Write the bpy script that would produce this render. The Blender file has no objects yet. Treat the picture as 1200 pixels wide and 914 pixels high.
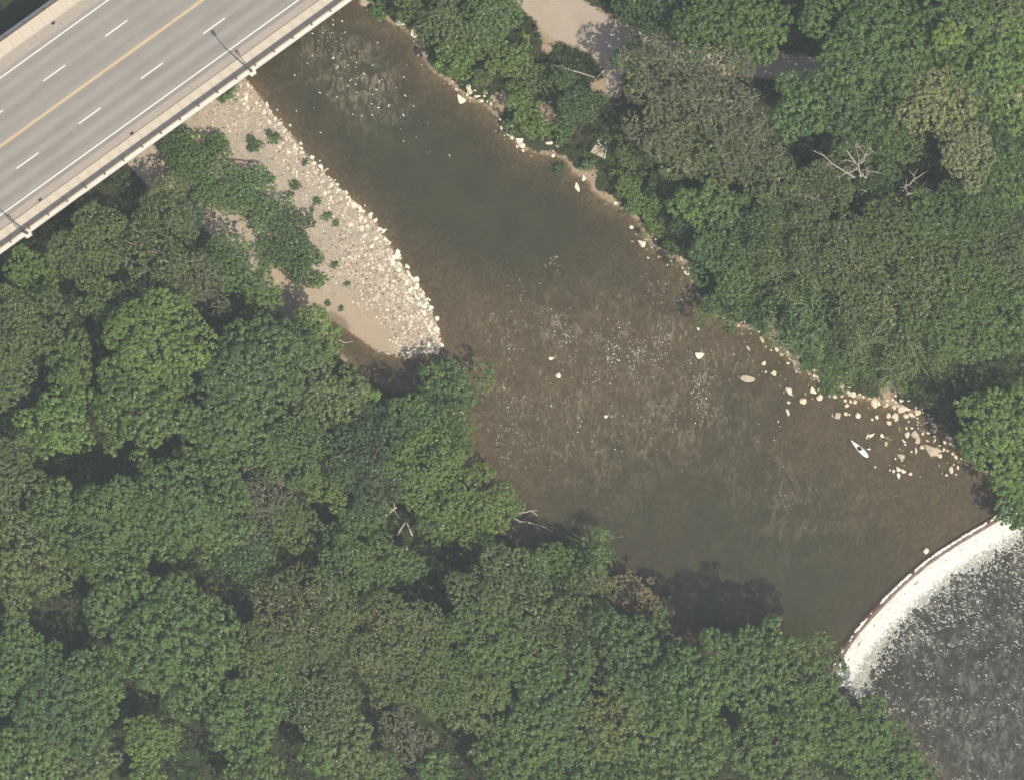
import bpy, bmesh, math, random
import numpy as np
from mathutils import Vector, Matrix, noise as mnoise

# ---------------------------------------------------------------- camera, sky, sun, exposure
H = 500.0            # flying height above the river (m)
PPM = 9.6            # photo pixels per metre at river level
scene = bpy.context.scene
cam_data = bpy.data.cameras.new('camera')
cam = bpy.data.objects.new('camera', cam_data)
scene.collection.objects.link(cam)
cam.location = (0, 0, H)
cam.rotation_euler = (0, 0, 0)
cam_data.sensor_width = 36.0
cam_data.lens = 36.0 * H / (1200 / PPM)
cam_data.clip_start = 1.0
cam_data.clip_end = 3000.0
scene.camera = cam

SUN_EL = math.radians(62)
SUN_AZ = (0.75, -0.66)
sv = Vector((SUN_AZ[0], SUN_AZ[1], 0)).normalized() * math.cos(SUN_EL) + Vector((0, 0, math.sin(SUN_EL)))
world = bpy.data.worlds.new('World'); scene.world = world
world.use_nodes = True
wn = world.node_tree.nodes; wl = world.node_tree.links
sky = wn.new('ShaderNodeTexSky'); sky.sky_type = 'NISHITA'; sky.sun_disc = False
sky.sun_elevation = SUN_EL; sky.sun_rotation = math.atan2(sv.x, sv.y)
sky.air_density = 1.3; sky.dust_density = 2.5
wn['Background'].inputs['Strength'].default_value = 0.125
wl.new(sky.outputs['Color'], wn['Background'].inputs['Color'])
sun_data = bpy.data.lights.new('sun', 'SUN'); sun_data.energy = 4.6
sun_data.angle = math.radians(0.5); sun_data.color = (1.0, 0.92, 0.76)
sun = bpy.data.objects.new('sun', sun_data); scene.collection.objects.link(sun)
sun.rotation_euler = sv.to_track_quat('Z', 'Y').to_euler()
sun.location = sv * 300
vs = scene.view_settings
vs.view_transform = 'Standard'; vs.look = 'None'; vs.exposure = 0.19; vs.gamma = 1.0
vs.use_curve_mapping = False
HAZE_DENSITY = 0.000175
scene.cycles.volume_bounces = 0
scene.cycles.max_bounces = 6
scene.cycles.transparent_max_bounces = 8

random.seed(7)
RNG = np.random.default_rng(7)
COL = scene.collection

# ---------------------------------------------------------------- helpers
def W(px, py, z=0.0):
    """ground point below a photo pixel at height z"""
    k = (H - z) / H / PPM
    return (px - 600) * k, (457 - py) * k

def tag(o, label=None, cat=None, group=None, kind=None):
    if label: o['label'] = label
    if cat: o['category'] = cat
    if group: o['group'] = group
    if kind: o['kind'] = kind
    return o

def link(name, me, mat=None, parent=None):
    if mat is not None and not me.materials: me.materials.append(mat)
    o = bpy.data.objects.new(name, me); COL.objects.link(o)
    if parent is not None: o.parent = parent
    return o

def empty(name, loc=(0, 0, 0), rz=0.0):
    o = bpy.data.objects.new(name, None); COL.objects.link(o)
    o.location = loc; o.rotation_euler = (0, 0, rz); o.empty_display_size = 0.3
    return o

def np_mesh(name, V, F, smooth=False):
    """V (n,3), F (m,k) -> mesh"""
    V = np.asarray(V, dtype=np.float32); F = np.asarray(F, dtype=np.int32)
    me = bpy.data.meshes.new(name)
    me.vertices.add(len(V)); me.vertices.foreach_set('co', V.ravel())
    k = F.shape[1]
    me.loops.add(F.size); me.loops.foreach_set('vertex_index', F.ravel())
    me.polygons.add(len(F))
    me.polygons.foreach_set('loop_start', np.arange(0, F.size, k, dtype=np.int32))
    me.polygons.foreach_set('loop_total', np.full(len(F), k, dtype=np.int32))
    if smooth: me.polygons.foreach_set('use_smooth', np.ones(len(F), dtype=bool))
    me.update(calc_edges=True)
    return me

def attr(me, name, vals):
    a = me.attributes.new(name, 'FLOAT', 'POINT')
    a.data.foreach_set('value', np.asarray(vals, dtype=np.float32).ravel())

class MB:
    def __init__(s): s.v = []; s.f = []
    def box(s, x0, x1, y0, y1, z0, z1):
        b = len(s.v)
        s.v += [(x, y, z) for z in (z0, z1) for y in (y0, y1) for x in (x0, x1)]
        s.f += [tuple(b + i for i in q) for q in ((0, 2, 3, 1), (4, 5, 7, 6), (0, 1, 5, 4), (2, 6, 7, 3), (0, 4, 6, 2), (1, 3, 7, 5))]
        return s
    def tube(s, pts, radii, n=6, cap=True):
        pts = [Vector(p) for p in pts]; b0 = len(s.v)
        for i, p in enumerate(pts):
            d = (pts[min(i + 1, len(pts) - 1)] - pts[max(i - 1, 0)])
            d = d.normalized() if d.length > 1e-6 else Vector((0, 0, 1))
            a = d.cross(Vector((0, 0, 1)))
            if a.length < 0.05: a = d.cross(Vector((1, 0, 0)))
            a.normalize(); c = a.cross(d)
            for k in range(n):
                t = 2 * math.pi * k / n
                s.v.append(tuple(p + (a * math.cos(t) + c * math.sin(t)) * radii[i]))
        for i in range(len(pts) - 1):
            for k in range(n):
                q = b0 + i * n
                s.f.append((q + k, q + (k + 1) % n, q + n + (k + 1) % n, q + n + k))
        if cap:
            s.f.append(tuple(b0 + k for k in reversed(range(n))))
            s.f.append(tuple(b0 + (len(pts) - 1) * n + k for k in range(n)))
        return s
    def prism(s, poly, z0, z1):
        b = len(s.v); n = len(poly)
        s.v += [(x, y, z0) for x, y in poly] + [(x, y, z1) for x, y in poly]
        s.f.append(tuple(b + i for i in reversed(range(n)))); s.f.append(tuple(b + n + i for i in range(n)))
        for i in range(n):
            j = (i + 1) % n; s.f.append((b + i, b + j, b + n + j, b + n + i))
        return s
    def mesh(s, name, bevel=0.0):
        me = bpy.data.meshes.new(name); me.from_pydata(s.v, [], s.f); me.update()
        bm = bmesh.new(); bm.from_mesh(me)
        bmesh.ops.recalc_face_normals(bm, faces=bm.faces)
        if bevel:
            bmesh.ops.bevel(bm, geom=list(bm.edges), offset=bevel, segments=1, affect='EDGES', clamp_overlap=True)
        bm.to_mesh(me); bm.free()
        return me
    def build(s, name, mat, parent=None, bevel=0.0):
        return link(name, s.mesh(name, bevel), mat, parent)

# cheap tiling value noise for numpy arrays
_T = np.random.default_rng(3).random((256, 256))
def vnoise(x, y, sc=1.0, off=0):
    x = np.asarray(x, float) / sc + off * 17.31; y = np.asarray(y, float) / sc + off * 9.77
    xi = np.floor(x).astype(int); yi = np.floor(y).astype(int)
    fx = x - xi; fy = y - yi; fx = fx * fx * (3 - 2 * fx); fy = fy * fy * (3 - 2 * fy)
    g = lambda i, j: _T[i & 255, j & 255]
    return (g(xi, yi) * (1 - fx) + g(xi + 1, yi) * fx) * (1 - fy) + (g(xi, yi + 1) * (1 - fx) + g(xi + 1, yi + 1) * fx) * fy
def fbm(x, y, sc, off=0):
    return 0.5 * vnoise(x, y, sc, off) + 0.3 * vnoise(x, y, sc * .47, off + 1) + 0.2 * vnoise(x, y, sc * .21, off + 2)

def w_poly(pts): return np.array([W(*p) for p in pts])
def seg_dist(x, y, P, closed=True):
    d = np.full(np.shape(x), 1e9); n = len(P)
    for i in range(n if closed else n - 1):
        a = P[i]; b = P[(i + 1) % n]; ab = b - a; L = max(ab @ ab, 1e-9)
        t = np.clip(((x - a[0]) * ab[0] + (y - a[1]) * ab[1]) / L, 0, 1)
        d = np.minimum(d, np.hypot(x - a[0] - t * ab[0], y - a[1] - t * ab[1]))
    return d
def inside(x, y, P):
    c = np.zeros(np.shape(x), bool); n = len(P)
    for i in range(n):
        a = P[i]; b = P[(i + 1) % n]
        if a[1] == b[1]: continue
        cond = ((a[1] > y) != (b[1] > y)) & (x < (b[0] - a[0]) * (y - a[1]) / (b[1] - a[1]) + a[0])
        c ^= cond
    return c
def sdist(x, y, P):
    d = seg_dist(x, y, P); return np.where(inside(x, y, P), -d, d)
def sstep(a, b, x):
    t = np.clip((np.asarray(x, float) - a) / (b - a), 0, 1); return t * t * (3 - 2 * t)

# ---------------------------------------------------------------- node materials
def new_mat(name):
    m = bpy.data.materials.new(name); m.use_nodes = True
    m.node_tree.nodes.clear()
    return m, m.node_tree.nodes, m.node_tree.links
class NT:
    """small node-building helper"""
    def __init__(s, name):
        s.m, s.n, s.l = new_mat(name)
        s.out = s.n.new('ShaderNodeOutputMaterial')
        s._c = None
    def coord(s, kind='Object'):
        if s._c is None: s._c = s.n.new('ShaderNodeTexCoord')
        return s._c.outputs[kind]
    def setin(s, sock, v):
        if isinstance(v, bpy.types.NodeSocket): s.l.new(v, sock)
        else: sock.default_value = v
    def noise(s, scale, detail=4, rough=0.55, vec=None, dist=0.0, out='Fac'):
        t = s.n.new('ShaderNodeTexNoise'); t.inputs['Scale'].default_value = scale
        t.inputs['Detail'].default_value = detail; t.inputs['Roughness'].default_value = rough
        t.inputs['Distortion'].default_value = dist
        s.l.new(vec if vec is not None else s.coord(), t.inputs['Vector'])
        return t.outputs[out]
    def voro(s, scale, feature='F1', out='Distance', vec=None):
        t = s.n.new('ShaderNodeTexVoronoi'); t.feature = feature; t.inputs['Scale'].default_value = scale
        s.l.new(vec if vec is not None else s.coord(), t.inputs['Vector'])
        return t.outputs[out]
    def mapping(s, scale=(1, 1, 1), rot=(0, 0, 0), vec=None):
        t = s.n.new('ShaderNodeMapping'); t.inputs['Scale'].default_value = scale; t.inputs['Rotation'].default_value = rot
        s.l.new(vec if vec is not None else s.coord(), t.inputs['Vector']); return t.outputs[0]
    def attr(s, name):
        t = s.n.new('ShaderNodeAttribute'); t.attribute_name = name; return t.outputs['Fac']
    def ramp(s, fac, stops):
        t = s.n.new('ShaderNodeValToRGB'); cr = t.color_ramp
        while len(cr.elements) < len(stops): cr.elements.new(0.5)
        for e, (p, c) in zip(cr.elements, stops):
            e.position = p; e.color = (c[0], c[1], c[2], 1) if not isinstance(c, (int, float)) else (c, c, c, 1)
        s.l.new(fac, t.inputs['Fac']); return t.outputs['Color']
    def mix(s, fac, a, b, mode='MIX'):
        t = s.n.new('ShaderNodeMix'); t.data_type = 'RGBA'; t.blend_type = mode
        s.setin(t.inputs[0], fac)
        for sock, v in ((t.inputs[6], a), (t.inputs[7], b)):
            s.setin(sock, v if isinstance(v, bpy.types.NodeSocket) else (v[0], v[1], v[2], 1))
        return t.outputs[2]
    def math(s, op, a, b=0.0, c=None):
        t = s.n.new('ShaderNodeMath'); t.operation = op
        s.setin(t.inputs[0], a); s.setin(t.inputs[1], b)
        if c is not None: s.setin(t.inputs[2], c)
        return t.outputs[0]
    def bump(s, h, strength=0.5, dist=0.1):
        t = s.n.new('ShaderNodeBump'); t.inputs['Strength'].default_value = strength; t.inputs['Distance'].default_value = dist
        s.l.new(h, t.inputs['Height']); return t.outputs[0]
    def bsdf(s, col, rough=0.8, normal=None, spec=0.3, metal=0.0):
        t = s.n.new('ShaderNodeBsdfPrincipled')
        s.setin(t.inputs['Base Color'], col if isinstance(col, bpy.types.NodeSocket) else (col[0], col[1], col[2], 1))
        s.setin(t.inputs['Roughness'], rough); t.inputs['Specular IOR Level'].default_value = spec
        t.inputs['Metallic'].default_value = metal
        if normal is not None: s.l.new(normal, t.inputs['Normal'])
        return t.outputs[0]
    def done(s, shader): s.l.new(shader, s.out.inputs['Surface']); return s.m

def plain(name, col, var=0.25, scale=3.0, rough=0.8, bump=0.3, spec=0.3, metal=0.0):
    t = NT(name); f = t.noise(scale, 5, 0.6)
    lo = tuple(c * (1 - var) for c in col); hi = tuple(min(1, c * (1 + var)) for c in col)
    c = t.ramp(f, [(0.3, lo), (0.7, hi)])
    return t.done(t.bsdf(c, rough, t.bump(t.noise(scale * 6, 3), bump, 0.02) if bump else None, spec, metal))
# ---------------------------------------------------------------- plan of the place (photo pixels -> metres)
LEFT_SHORE = [(-260, -700), (-60, -330), (120, -110), (215, -10), (286, 92), (300, 108), (318, 132), (332, 150), (350, 174), (366, 190), (384, 210), (402, 226), (422, 243), (440, 262),
              (456, 288), (470, 312), (484, 330), (496, 346), (504, 365), (512, 384), (515, 402), (506, 414), (488, 416), (470, 417), (448, 412), (428, 401), (404, 384), (388, 372),
              (378, 380), (392, 408), (420, 436), (452, 455), (490, 462), (528, 470), (540, 520), (545, 560), (570, 598), (592, 625), (630, 655), (690, 690), (740, 715), (790, 745), (850, 772), (930, 790), (972, 800),
              (985, 822), (1010, 850), (1050, 885), (1090, 925), (1180, 1010), (1300, 1150), (1420, 1400)]
RIGHT_SHORE = [(1900, 1400), (1700, 1050), (1450, 790), (1290, 690), (1215, 640), (1188, 600), (1168, 570), (1140, 545), (1112, 518), (1090, 494), (1060, 480), (1035, 474), (1000, 465), (965, 450),
               (940, 432), (915, 412), (898, 396), (880, 386), (860, 382), (838, 372), (818, 350), (806, 322), (798, 308), (780, 298), (762, 288), (752, 268), (738, 250), (715, 238), (695, 224), (690, 212), (672, 203), (662, 188), (650, 181),
               (628, 180), (610, 174), (594, 158), (583, 140), (566, 122), (545, 116), (530, 100), (505, 82), (492, 62), (486, 44), (460, 28), (432, 6), (390, -50), (280, -220), (80, -520), (-60, -700)]
RIVER = w_poly(LEFT_SHORE + RIGHT_SHORE)
WEIR = w_poly([(1172, 608), (1150, 621), (1128, 634), (1106, 648), (1085, 663), (1064, 681), (1043, 701), (1024, 721), (1007, 741), (993, 760), (981, 780)])
WEIR_X = np.vstack([WEIR[0] + (WEIR[0] - WEIR[1]) * 60, WEIR, WEIR[-1] + (WEIR[-1] - WEIR[-2]) * 60])
BAR = w_poly([(140, 120), (230, 50), (286, 92), (300, 108), (332, 150), (366, 190), (402, 226), (440, 262), (456, 288), (470, 312), (496, 346), (512, 384), (517, 402), (506, 416), (488, 420), (466, 420), (440, 411),
              (404, 384), (388, 374), (352, 372), (330, 378), (312, 352), (290, 322), (262, 290), (236, 262), (206, 240), (182, 226), (150, 190)])
PATH = [(575, -60), (600, 0), (612, 12), (625, 22), (634, 34), (644, 44), (660, 52), (676, 57), (690, 64), (704, 76), (710, 92), (710, 114), (724, 114), (727, 88), (745, 70), (768, 74), (795, 84), (830, 88), (862, 90), (930, 94), (1000, 99), (1100, 109), (1160, 119), (1260, 128),
        (1260, 104), (1160, 98), (1100, 87), (1000, 76), (930, 68), (865, 62), (830, 60), (800, 54), (765, 41), (740, 33), (726, 27), (712, 21), (700, 14), (688, 8), (672, -2), (655, -60)]
PATH_W = w_poly(PATH)
PATH_Z = 2.4
LOW = -1.3            # water level below the weir

def weir_side(x, y):
    """signed distance to the weir line, positive downstream (lower right)"""
    best = np.full(np.shape(x), 1e9); sgn = np.ones(np.shape(x))
    for i in range(len(WEIR_X) - 1):
        a = WEIR_X[i]; b = WEIR_X[i + 1]; ab = b - a
        t = np.clip(((x - a[0]) * ab[0] + (y - a[1]) * ab[1]) / (ab @ ab), 0, 1)
        d = np.hypot(x - a[0] - t * ab[0], y - a[1] - t * ab[1])
        s = np.sign(ab[0] * (y - a[1]) - ab[1] * (x - a[0]))
        m = d < best; best = np.where(m, d, best); sgn = np.where(m, s, sgn)
    return best * sgn

POOLS = [(395, 70, 75, .8), (470, 140, 70, 1.0), (540, 205, 70, 1.05), (600, 250, 60, .8), (660, 290, 55, .45), (760, 320, 45, .3), (330, 20, 80, .8), (720, 610, 90, .45), (860, 640, 110, .55), (960, 690, 90, .6), (870, 480, 50, .25), (440, 425, 28, .5), (250, -60, 90, .8)]
def blobs(x, y, L):
    v = np.zeros(np.shape(x))
    for px, py, r, a in L:
        cx, cy = W(px, py); v = v + a * np.exp(-((x - cx) ** 2 + (y - cy) ** 2) / (r / PPM) ** 2)
    return v
BARE = [(641, 42, 9, .9), (641, 60, 8, .9), (636, 130, 10, 1.2), (645, 140, 8, 1), (700, 104, 10, 1), (806, 196, 13, 1.1), (845, 212, 9, 1), (690, 203, 12, .9), (712, 236, 9, .9), (905, 392, 14, 1), (925, 415, 12, .9), (870, 365, 7, .7), (1040, 462, 14, .9), (1155, 112, 8, 1), (890, 330, 9, .8), (330, 565, 9, .8), (452, 596, 8, .5), (475, 620, 6, .5), (588, 620, 10, .6),
        (805, 312, 9, .8), (740, 262, 8, .7), (590, 118, 14, .9), (188, 190, 16, 1), (204, 232, 14, 1), (590, 860, 6, .5)]
def level(x, y): return LOW * sstep(-0.4, 0.8, weir_side(x, y))
def depth(x, y, d=None):
    if d is None: d = sdist(x, y, RIVER)
    s = np.maximum(-d, 0)
    base = 0.14 + 0.16 * fbm(x, y, 7.0, 5) + blobs(x, y, POOLS)
    base = base + np.where(weir_side(x, y) > 0, 1.0, 0)
    return np.minimum(base, 0.02 + 0.17 * s)
def terr(x, y):
    x = np.asarray(x, float); y = np.asarray(y, float)
    d = sdist(x, y, RIVER); lv = level(x, y)
    db = sdist(x, y, BAR)
    n = fbm(x, y, 9.0, 1)
    bank = 0.05 + 2.3 * sstep(0, 7, d) + 1.2 * sstep(4, 40, d) + (n - .5) * 0.9 * sstep(0.5, 5, d)
    bar = 0.03 + 0.55 * sstep(0, 9, d) + (fbm(x, y, 4.0, 9) - .5) * 0.25 * sstep(.3, 2, d)
    w = sstep(-2.5, 2.0, db)
    h = bar * (1 - w) + bank * w
    pd = sdist(x, y, PATH_W)
    wp = sstep(0.3, 4.0, pd)
    h = np.where(d > 0.8, (PATH_Z - 0.03) * (1 - wp) + h * wp, h)
    land = h + lv
    bed = lv - depth(x, y, d) + (vnoise(x, y, 0.9, 4) - .5) * 0.10 * sstep(0.5, 2.5, -d)
    return np.where(d > 0, land, bed)
def tz(x, y): return float(terr(np.array([x]), np.array([y]))[0])

# ---------------------------------------------------------------- ground sheet
def axis(lo, hi, step, far):
    core = np.arange(lo, hi + step / 2, step); out = []; s = step; p = hi
    while p < far: s *= 1.35; p += s; out.append(p)
    neg = []; s = step; p = lo
    while p > -far: s *= 1.35; p -= s; neg.append(p)
    return np.array(neg[::-1] + list(core) + out)
gx = axis(-68, 68, 0.45, 290); gy = axis(-53, 53, 0.45, 290)
GX, GY = np.meshgrid(gx, gy)
def grid_faces(nx, ny):
    i = np.arange(nx - 1); j = np.arange(ny - 1); I, J = np.meshgrid(i, j)
    a = (J * nx + I).ravel(); return np.stack([a, a + 1, a + nx + 1, a + nx], 1)
fx, fy = GX.ravel(), GY.ravel()
gz = terr(fx, fy)
me = np_mesh('ground', np.stack([fx, fy, gz], 1), grid_faces(len(gx), len(gy)), True)
gd = sdist(fx, fy, RIVER)
attr(me, 'wet', sstep(0.25, -0.25, gd + (fbm(fx, fy, 1.2, 3) - .5) * .6))
_wx, _wy = W(560, 430); _lw = ((fy < _wy) & (fx + fy < _wx + 8)) | (fx * .8 + fy < -14)
bare = np.clip(blobs(fx, fy, BARE) + np.where(_lw, .0, 1.0) * np.exp(-(gd / 0.55) ** 2) * (.35 + .9 * fbm(fx, fy, 2.2, 81)), 0, 1)
bare = np.clip(bare + 0.9 * sstep(0.8, -0.5, sdist(fx, fy, BAR)) + 0.7 * np.exp(-(np.maximum(sdist(fx, fy, PATH_W), 0) / .5) ** 2), 0, 1)
attr(me, 'bare', bare)
t = NT('ground_soil')
n1 = t.noise(0.35, 6, .6); n2 = t.noise(2.3, 5, .65); n3 = t.noise(9, 4, .6)
litter = t.ramp(n2, [(.3, (.022, .022, .013)), (.5, (.04, .037, .02)), (.72, (.075, .06, .036))])
green = t.ramp(n3, [(.3, (.018, .032, .012)), (.7, (.04, .062, .022))])
veg = t.mix(t.ramp(n1, [(.38, 0.0), (.6, 1.0)]), litter, green)
soil = t.ramp(n3, [(.25, (.20, .145, .095)), (.5, (.29, .22, .15)), (.75, (.37, .29, .205))])
bm_ = t.math('ADD', t.attr('bare'), t.math('MULTIPLY', t.math('SUBTRACT', n2, 0.5), 1.3))
c = t.mix(t.ramp(bm_, [(.42, 0.0), (.62, 1.0)]), veg, soil)
vor = t.ramp(t.voro(3.2, out='Color'), [(.1, (.055, .042, .026)), (.6, (.15, .114, .070)), (.95, (.29, .23, .155))])
bedc = t.mix(0.42, t.ramp(t.math('ADD', t.math('MULTIPLY', n2, .45), t.math('MULTIPLY', n1, .55)), [(.3, (.075, .058, .034)), (.52, (.145, .110, .067)), (.68, (.22, .170, .108))]), vor)
c = t.mix(t.attr('wet'), c, bedc)
ground = link('ground', me, t.done(t.bsdf(c, .95, t.bump(n3, .6, .08), .15)))
tag(ground, kind='structure', label='wooded river banks and brown river bed')

# ---------------------------------------------------------------- water
def water_mat(name, low=False):
    t = NT(name)
    n1 = t.noise(.28, 4, .6, dist=.5)
    # turbid body colour: olive grey where deep
    body = t.ramp(n1, [(.3, (.033, .036, .018)), (.7, (.050, .045, .023))])
    nrmk = 1
    if low: body = t.ramp(t.noise(.7, 6, .7, dist=1.2), [(.3, (.015, .018, .013)), (.55, (.024, .027, .02)), (.8, (.05, .05, .04))])
    m = t.mapping((1, 1, 1), (0, 0, math.radians(35)))
    m2 = t.mapping((1.2, .5, 1), (0, 0, math.radians(40)))
    w = t.math('ADD', t.math('MULTIPLY', t.noise(1.6, 5, .65, m, .6), .5), t.math('MULTIPLY', t.noise(5.5, 3, .6, m2), .22))
    rip = t.attr('ripple')
    hgt = t.math('MULTIPLY', w, t.math('ADD', t.math('MULTIPLY', rip, .55), .28))
    nrm = t.bump(hgt, .5, .2)
    dif = t.bsdf(body, .07, nrm, .5); dif.node.inputs['IOR'].default_value = 1.33
    tr = t.n.new('ShaderNodeBsdfTransparent'); tr.inputs[0].default_value = (.93, .90, .84, 1)
    gl = t.n.new('ShaderNodeBsdfGlossy'); gl.inputs['Roughness'].default_value = .07; t.l.new(nrm, gl.inputs['Normal'])
    fr = t.n.new('ShaderNodeFresnel'); fr.inputs['IOR'].default_value = 1.33; t.l.new(nrm, fr.inputs['Normal'])
    sh = t.n.new('ShaderNodeMixShader'); t.l.new(fr.outputs[0], sh.inputs[0]); t.l.new(tr.outputs[0], sh.inputs[1]); t.l.new(gl.outputs[0], sh.inputs[2])
    # broken, aerated water on the riffles
    ma = t.mapping((1.0, .42, 1), (0, 0, math.radians(-14)))
    a1 = t.noise(1.5, 7, .72, ma, 1.2) if not low else t.noise(1.7, 8, .75, t.mapping((1, .5, 1), (0, 0, math.radians(30))), .8); a2 = t.noise(.35, 4, .6, None, .8)
    rg = t.ramp(a1, [(.45, 0.0), (.60, 1.0)]) ; rl = t.ramp(a2, [(.36, 0.0), (.60, 1.0)])
    aer = t.math('MULTIPLY', t.math('MULTIPLY', rg, rl), t.math('MINIMUM', t.math('MULTIPLY', rip, .95 if not low else .6), .8))
    body2 = t.mix(aer, body, (.23, .19, .13) if not low else (.20, .20, .165))
    t.l.new(body2, dif.node.inputs['Base Color'])
    # turbidity: 1 - exp(-k depth)
    k = t.math('SUBTRACT', 1.0, t.math('POWER', 2.718, t.math('MULTIPLY', t.attr('depth'), -1.5)))
    k = t.math('MAXIMUM', k, aer)
    mx = t.n.new('ShaderNodeMixShader'); t.l.new(k, mx.inputs[0]); t.l.new(sh.outputs[0], mx.inputs[1]); t.l.new(dif, mx.inputs[2])
    return t.done(mx.outputs[0])
RIFF = [(580, 440, 60, .6), (690, 470, 80, .7), (800, 480, 60, .6), (760, 380, 60, .6), (900, 580, 80, .35), (700, 560, 90, .3), (1020, 600, 60, .3), (820, 330, 30, .5), (640, 410, 60, 1.0), (720, 420, 70, 1.0), (790, 430, 60, .8), (620, 480, 60, .8), (560, 380, 40, .5), (860, 440, 50, .6), (400, 70, 60, .8), (450, 110, 45, .6), (960, 560, 70, .35)]
def water_sheet(name, lower, mat, label):
    x = np.concatenate([np.arange(-290, -75, 12.0), np.arange(-75, 75.1, .5), np.arange(82, 290, 12.0)])
    y = np.concatenate([np.arange(-290, -60, 12.0), np.arange(-60, 60.1, .5), np.arange(68, 290, 12.0)])
    X, Y = np.meshgrid(x, y); fx, fy = X.ravel(), Y.ravel()
    F = grid_faces(len(x), len(y))
    d = sdist(fx, fy, RIVER); ws = weir_side(fx, fy)
    if lower: keep = (d < 14) & (ws > 0.0)
    else: keep = (d < 14) & (ws < -0.1)
    F = F[keep[F].all(1)]
    used, inv = np.unique(F, return_inverse=True); F = inv.reshape(F.shape)
    fx, fy, d = fx[used], fy[used], d[used]
    z = np.full(len(fx), LOW if lower else 0.0)
    me = np_mesh(name, np.stack([fx, fy, z], 1), F, True)
    dp = np.where(d < 0, depth(fx, fy, d), 0.0)
    attr(me, 'depth', dp)
    attr(me, 'ripple', np.clip(blobs(fx, fy, RIFF), 0, 1.2) if not lower else np.ones(len(fx)))
    return tag(link(name, me, mat), kind='structure', label=label)
water_sheet('river_water', False, water_mat('river_water_surface'), 'brown shallow river above the weir')
water_sheet('pool_water', True, water_mat('pool_water_surface', True), 'dark foamy pool below the weir')

# ---------------------------------------------------------------- weir
def offset_line(P, o):
    out = []
    for i in range(len(P)):
        d = P[min(i + 1, len(P) - 1)] - P[max(i - 1, 0)]; d = d / np.linalg.norm(d)
        out.append(P[i] + o * np.array([-d[1], d[0]]))
    return np.array(out)
def dense(P, n):
    s = np.concatenate([[0], np.cumsum(np.linalg.norm(np.diff(P, axis=0), axis=1))])
    u = np.linspace(0, s[-1], n); return np.stack([np.interp(u, s, P[:, 0]), np.interp(u, s, P[:, 1])], 1)
WL = dense(np.vstack([WEIR[0] + (WEIR[0] - WEIR[1]) * .8, WEIR, WEIR[-1] + (WEIR[-1] - WEIR[-2]) * .7]), 70)
if weir_side(*[np.array([v]) for v in offset_line(WL, 1.0)[35]])[0] < 0: _sg = -1
else: _sg = 1
def ribbon(name, prof, mat, parent=None, jit=0.0):
    """sweep a profile [(offset downstream, z)] along the weir"""
    V = []; n = len(prof)
    L = [offset_line(WL, o * _sg) for o, z in prof]
    for i in range(len(WL)):
        for j, (o, z) in enumerate(prof):
            V.append((L[j][i][0] + random.uniform(-jit, jit), L[j][i][1] + random.uniform(-jit, jit), z + random.uniform(-jit, jit) * .5))
    F = [(i * n + j, i * n + j + 1, (i + 1) * n + j + 1, (i + 1) * n + j) for i in range(len(WL) - 1) for j in range(n - 1)]
    return link(name, np_mesh(name, V, F, True), mat, parent)
weir = empty('weir', (float(WL[35][0]), float(WL[35][1]), -2.5))
tag(weir, 'long curved concrete weir with reddish brown crest crossing the lower right river', 'weir')
def rel(o, p): o.matrix_parent_inverse = Matrix.Translation(p.location).inverted(); return o
M_crest = plain('wet_weir_crest', (.10, .055, .038), .4, 1.5, .45, .4)
M_conc_dark = plain('wet_concrete', (.2, .17, .13), .3, 2, .6, .3)
rel(ribbon('crest', [(-.75, -.9), (-.75, .035), (-.1, .06), (.12, .02), (.12, -1.0)], M_crest, weir), weir)
rel(ribbon('apron', [(.10, -.25), (.7, -.75), (1.6, -1.32), (1.7, -2.4)], M_conc_dark, weir), weir)
# white falling water over the apron
t = NT('white_water')
mw = t.mapping((1, 1, 1))
nn = t.noise(2.2, 7, .75, t.mapping((1.3, .6, 1), (0, 0, math.radians(45))), .9)
cw = t.ramp(nn, [(.26, (.2, .19, .16)), (.40, (.44, .43, .39)), (.54, (.62, .61, .57))])
M_white = t.done(t.bsdf(cw, .6, t.bump(nn, .7, .25), .3))
fall = ribbon('falling_water', [(.02, .05), (.4, -.35), (.9, -.85), (1.4, -1.12), (1.8, -1.2), (2.0, -1.42)], M_white, None, .06)
tag(fall, kind='structure', label='white water falling over the weir')

_OCT_V = np.array([(1, 0, 0), (.3, .95, 0), (-.8, .6, 0), (-.8, -.6, 0), (.3, -.95, 0), (0, 0, .6)]); 
_OCT_F = np.array([(0, 1, 5), (1, 2, 5), (2, 3, 5), (3, 4, 5), (4, 0, 5)])
def flecks(name, P, S, A, E, mat, label):
    """P (n,3) places, S sizes, A headings, E elongation: small domed scraps of foam and sun glint"""
    n = len(P); J = 1 + .35 * (RNG.random((n, 6, 1)) - .5)
    V = np.repeat(_OCT_V[None], n, 0) * J
    V = V * np.stack([S * E, S / np.sqrt(E), S * .22], 1)[:, None, :]
    c, s = np.cos(A)[:, None], np.sin(A)[:, None]
    V = np.stack([V[..., 0] * c - V[..., 1] * s, V[..., 0] * s + V[..., 1] * c, V[..., 2]], -1) + P[:, None, :]
    F = (_OCT_F[None] + (np.arange(n) * 6)[:, None, None]).reshape(-1, 3)
    o = link(name, np_mesh(name, V.reshape(-1, 3), F), mat)
    return tag(o, kind='stuff', label=label)
M_foam_glint = plain('river_foam_and_glint', (.60, .59, .55), .25, 3, .7, 0)
M_foam2 = plain('thin_foam', (.28, .275, .235), .2, 3, .7, 0)
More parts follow.
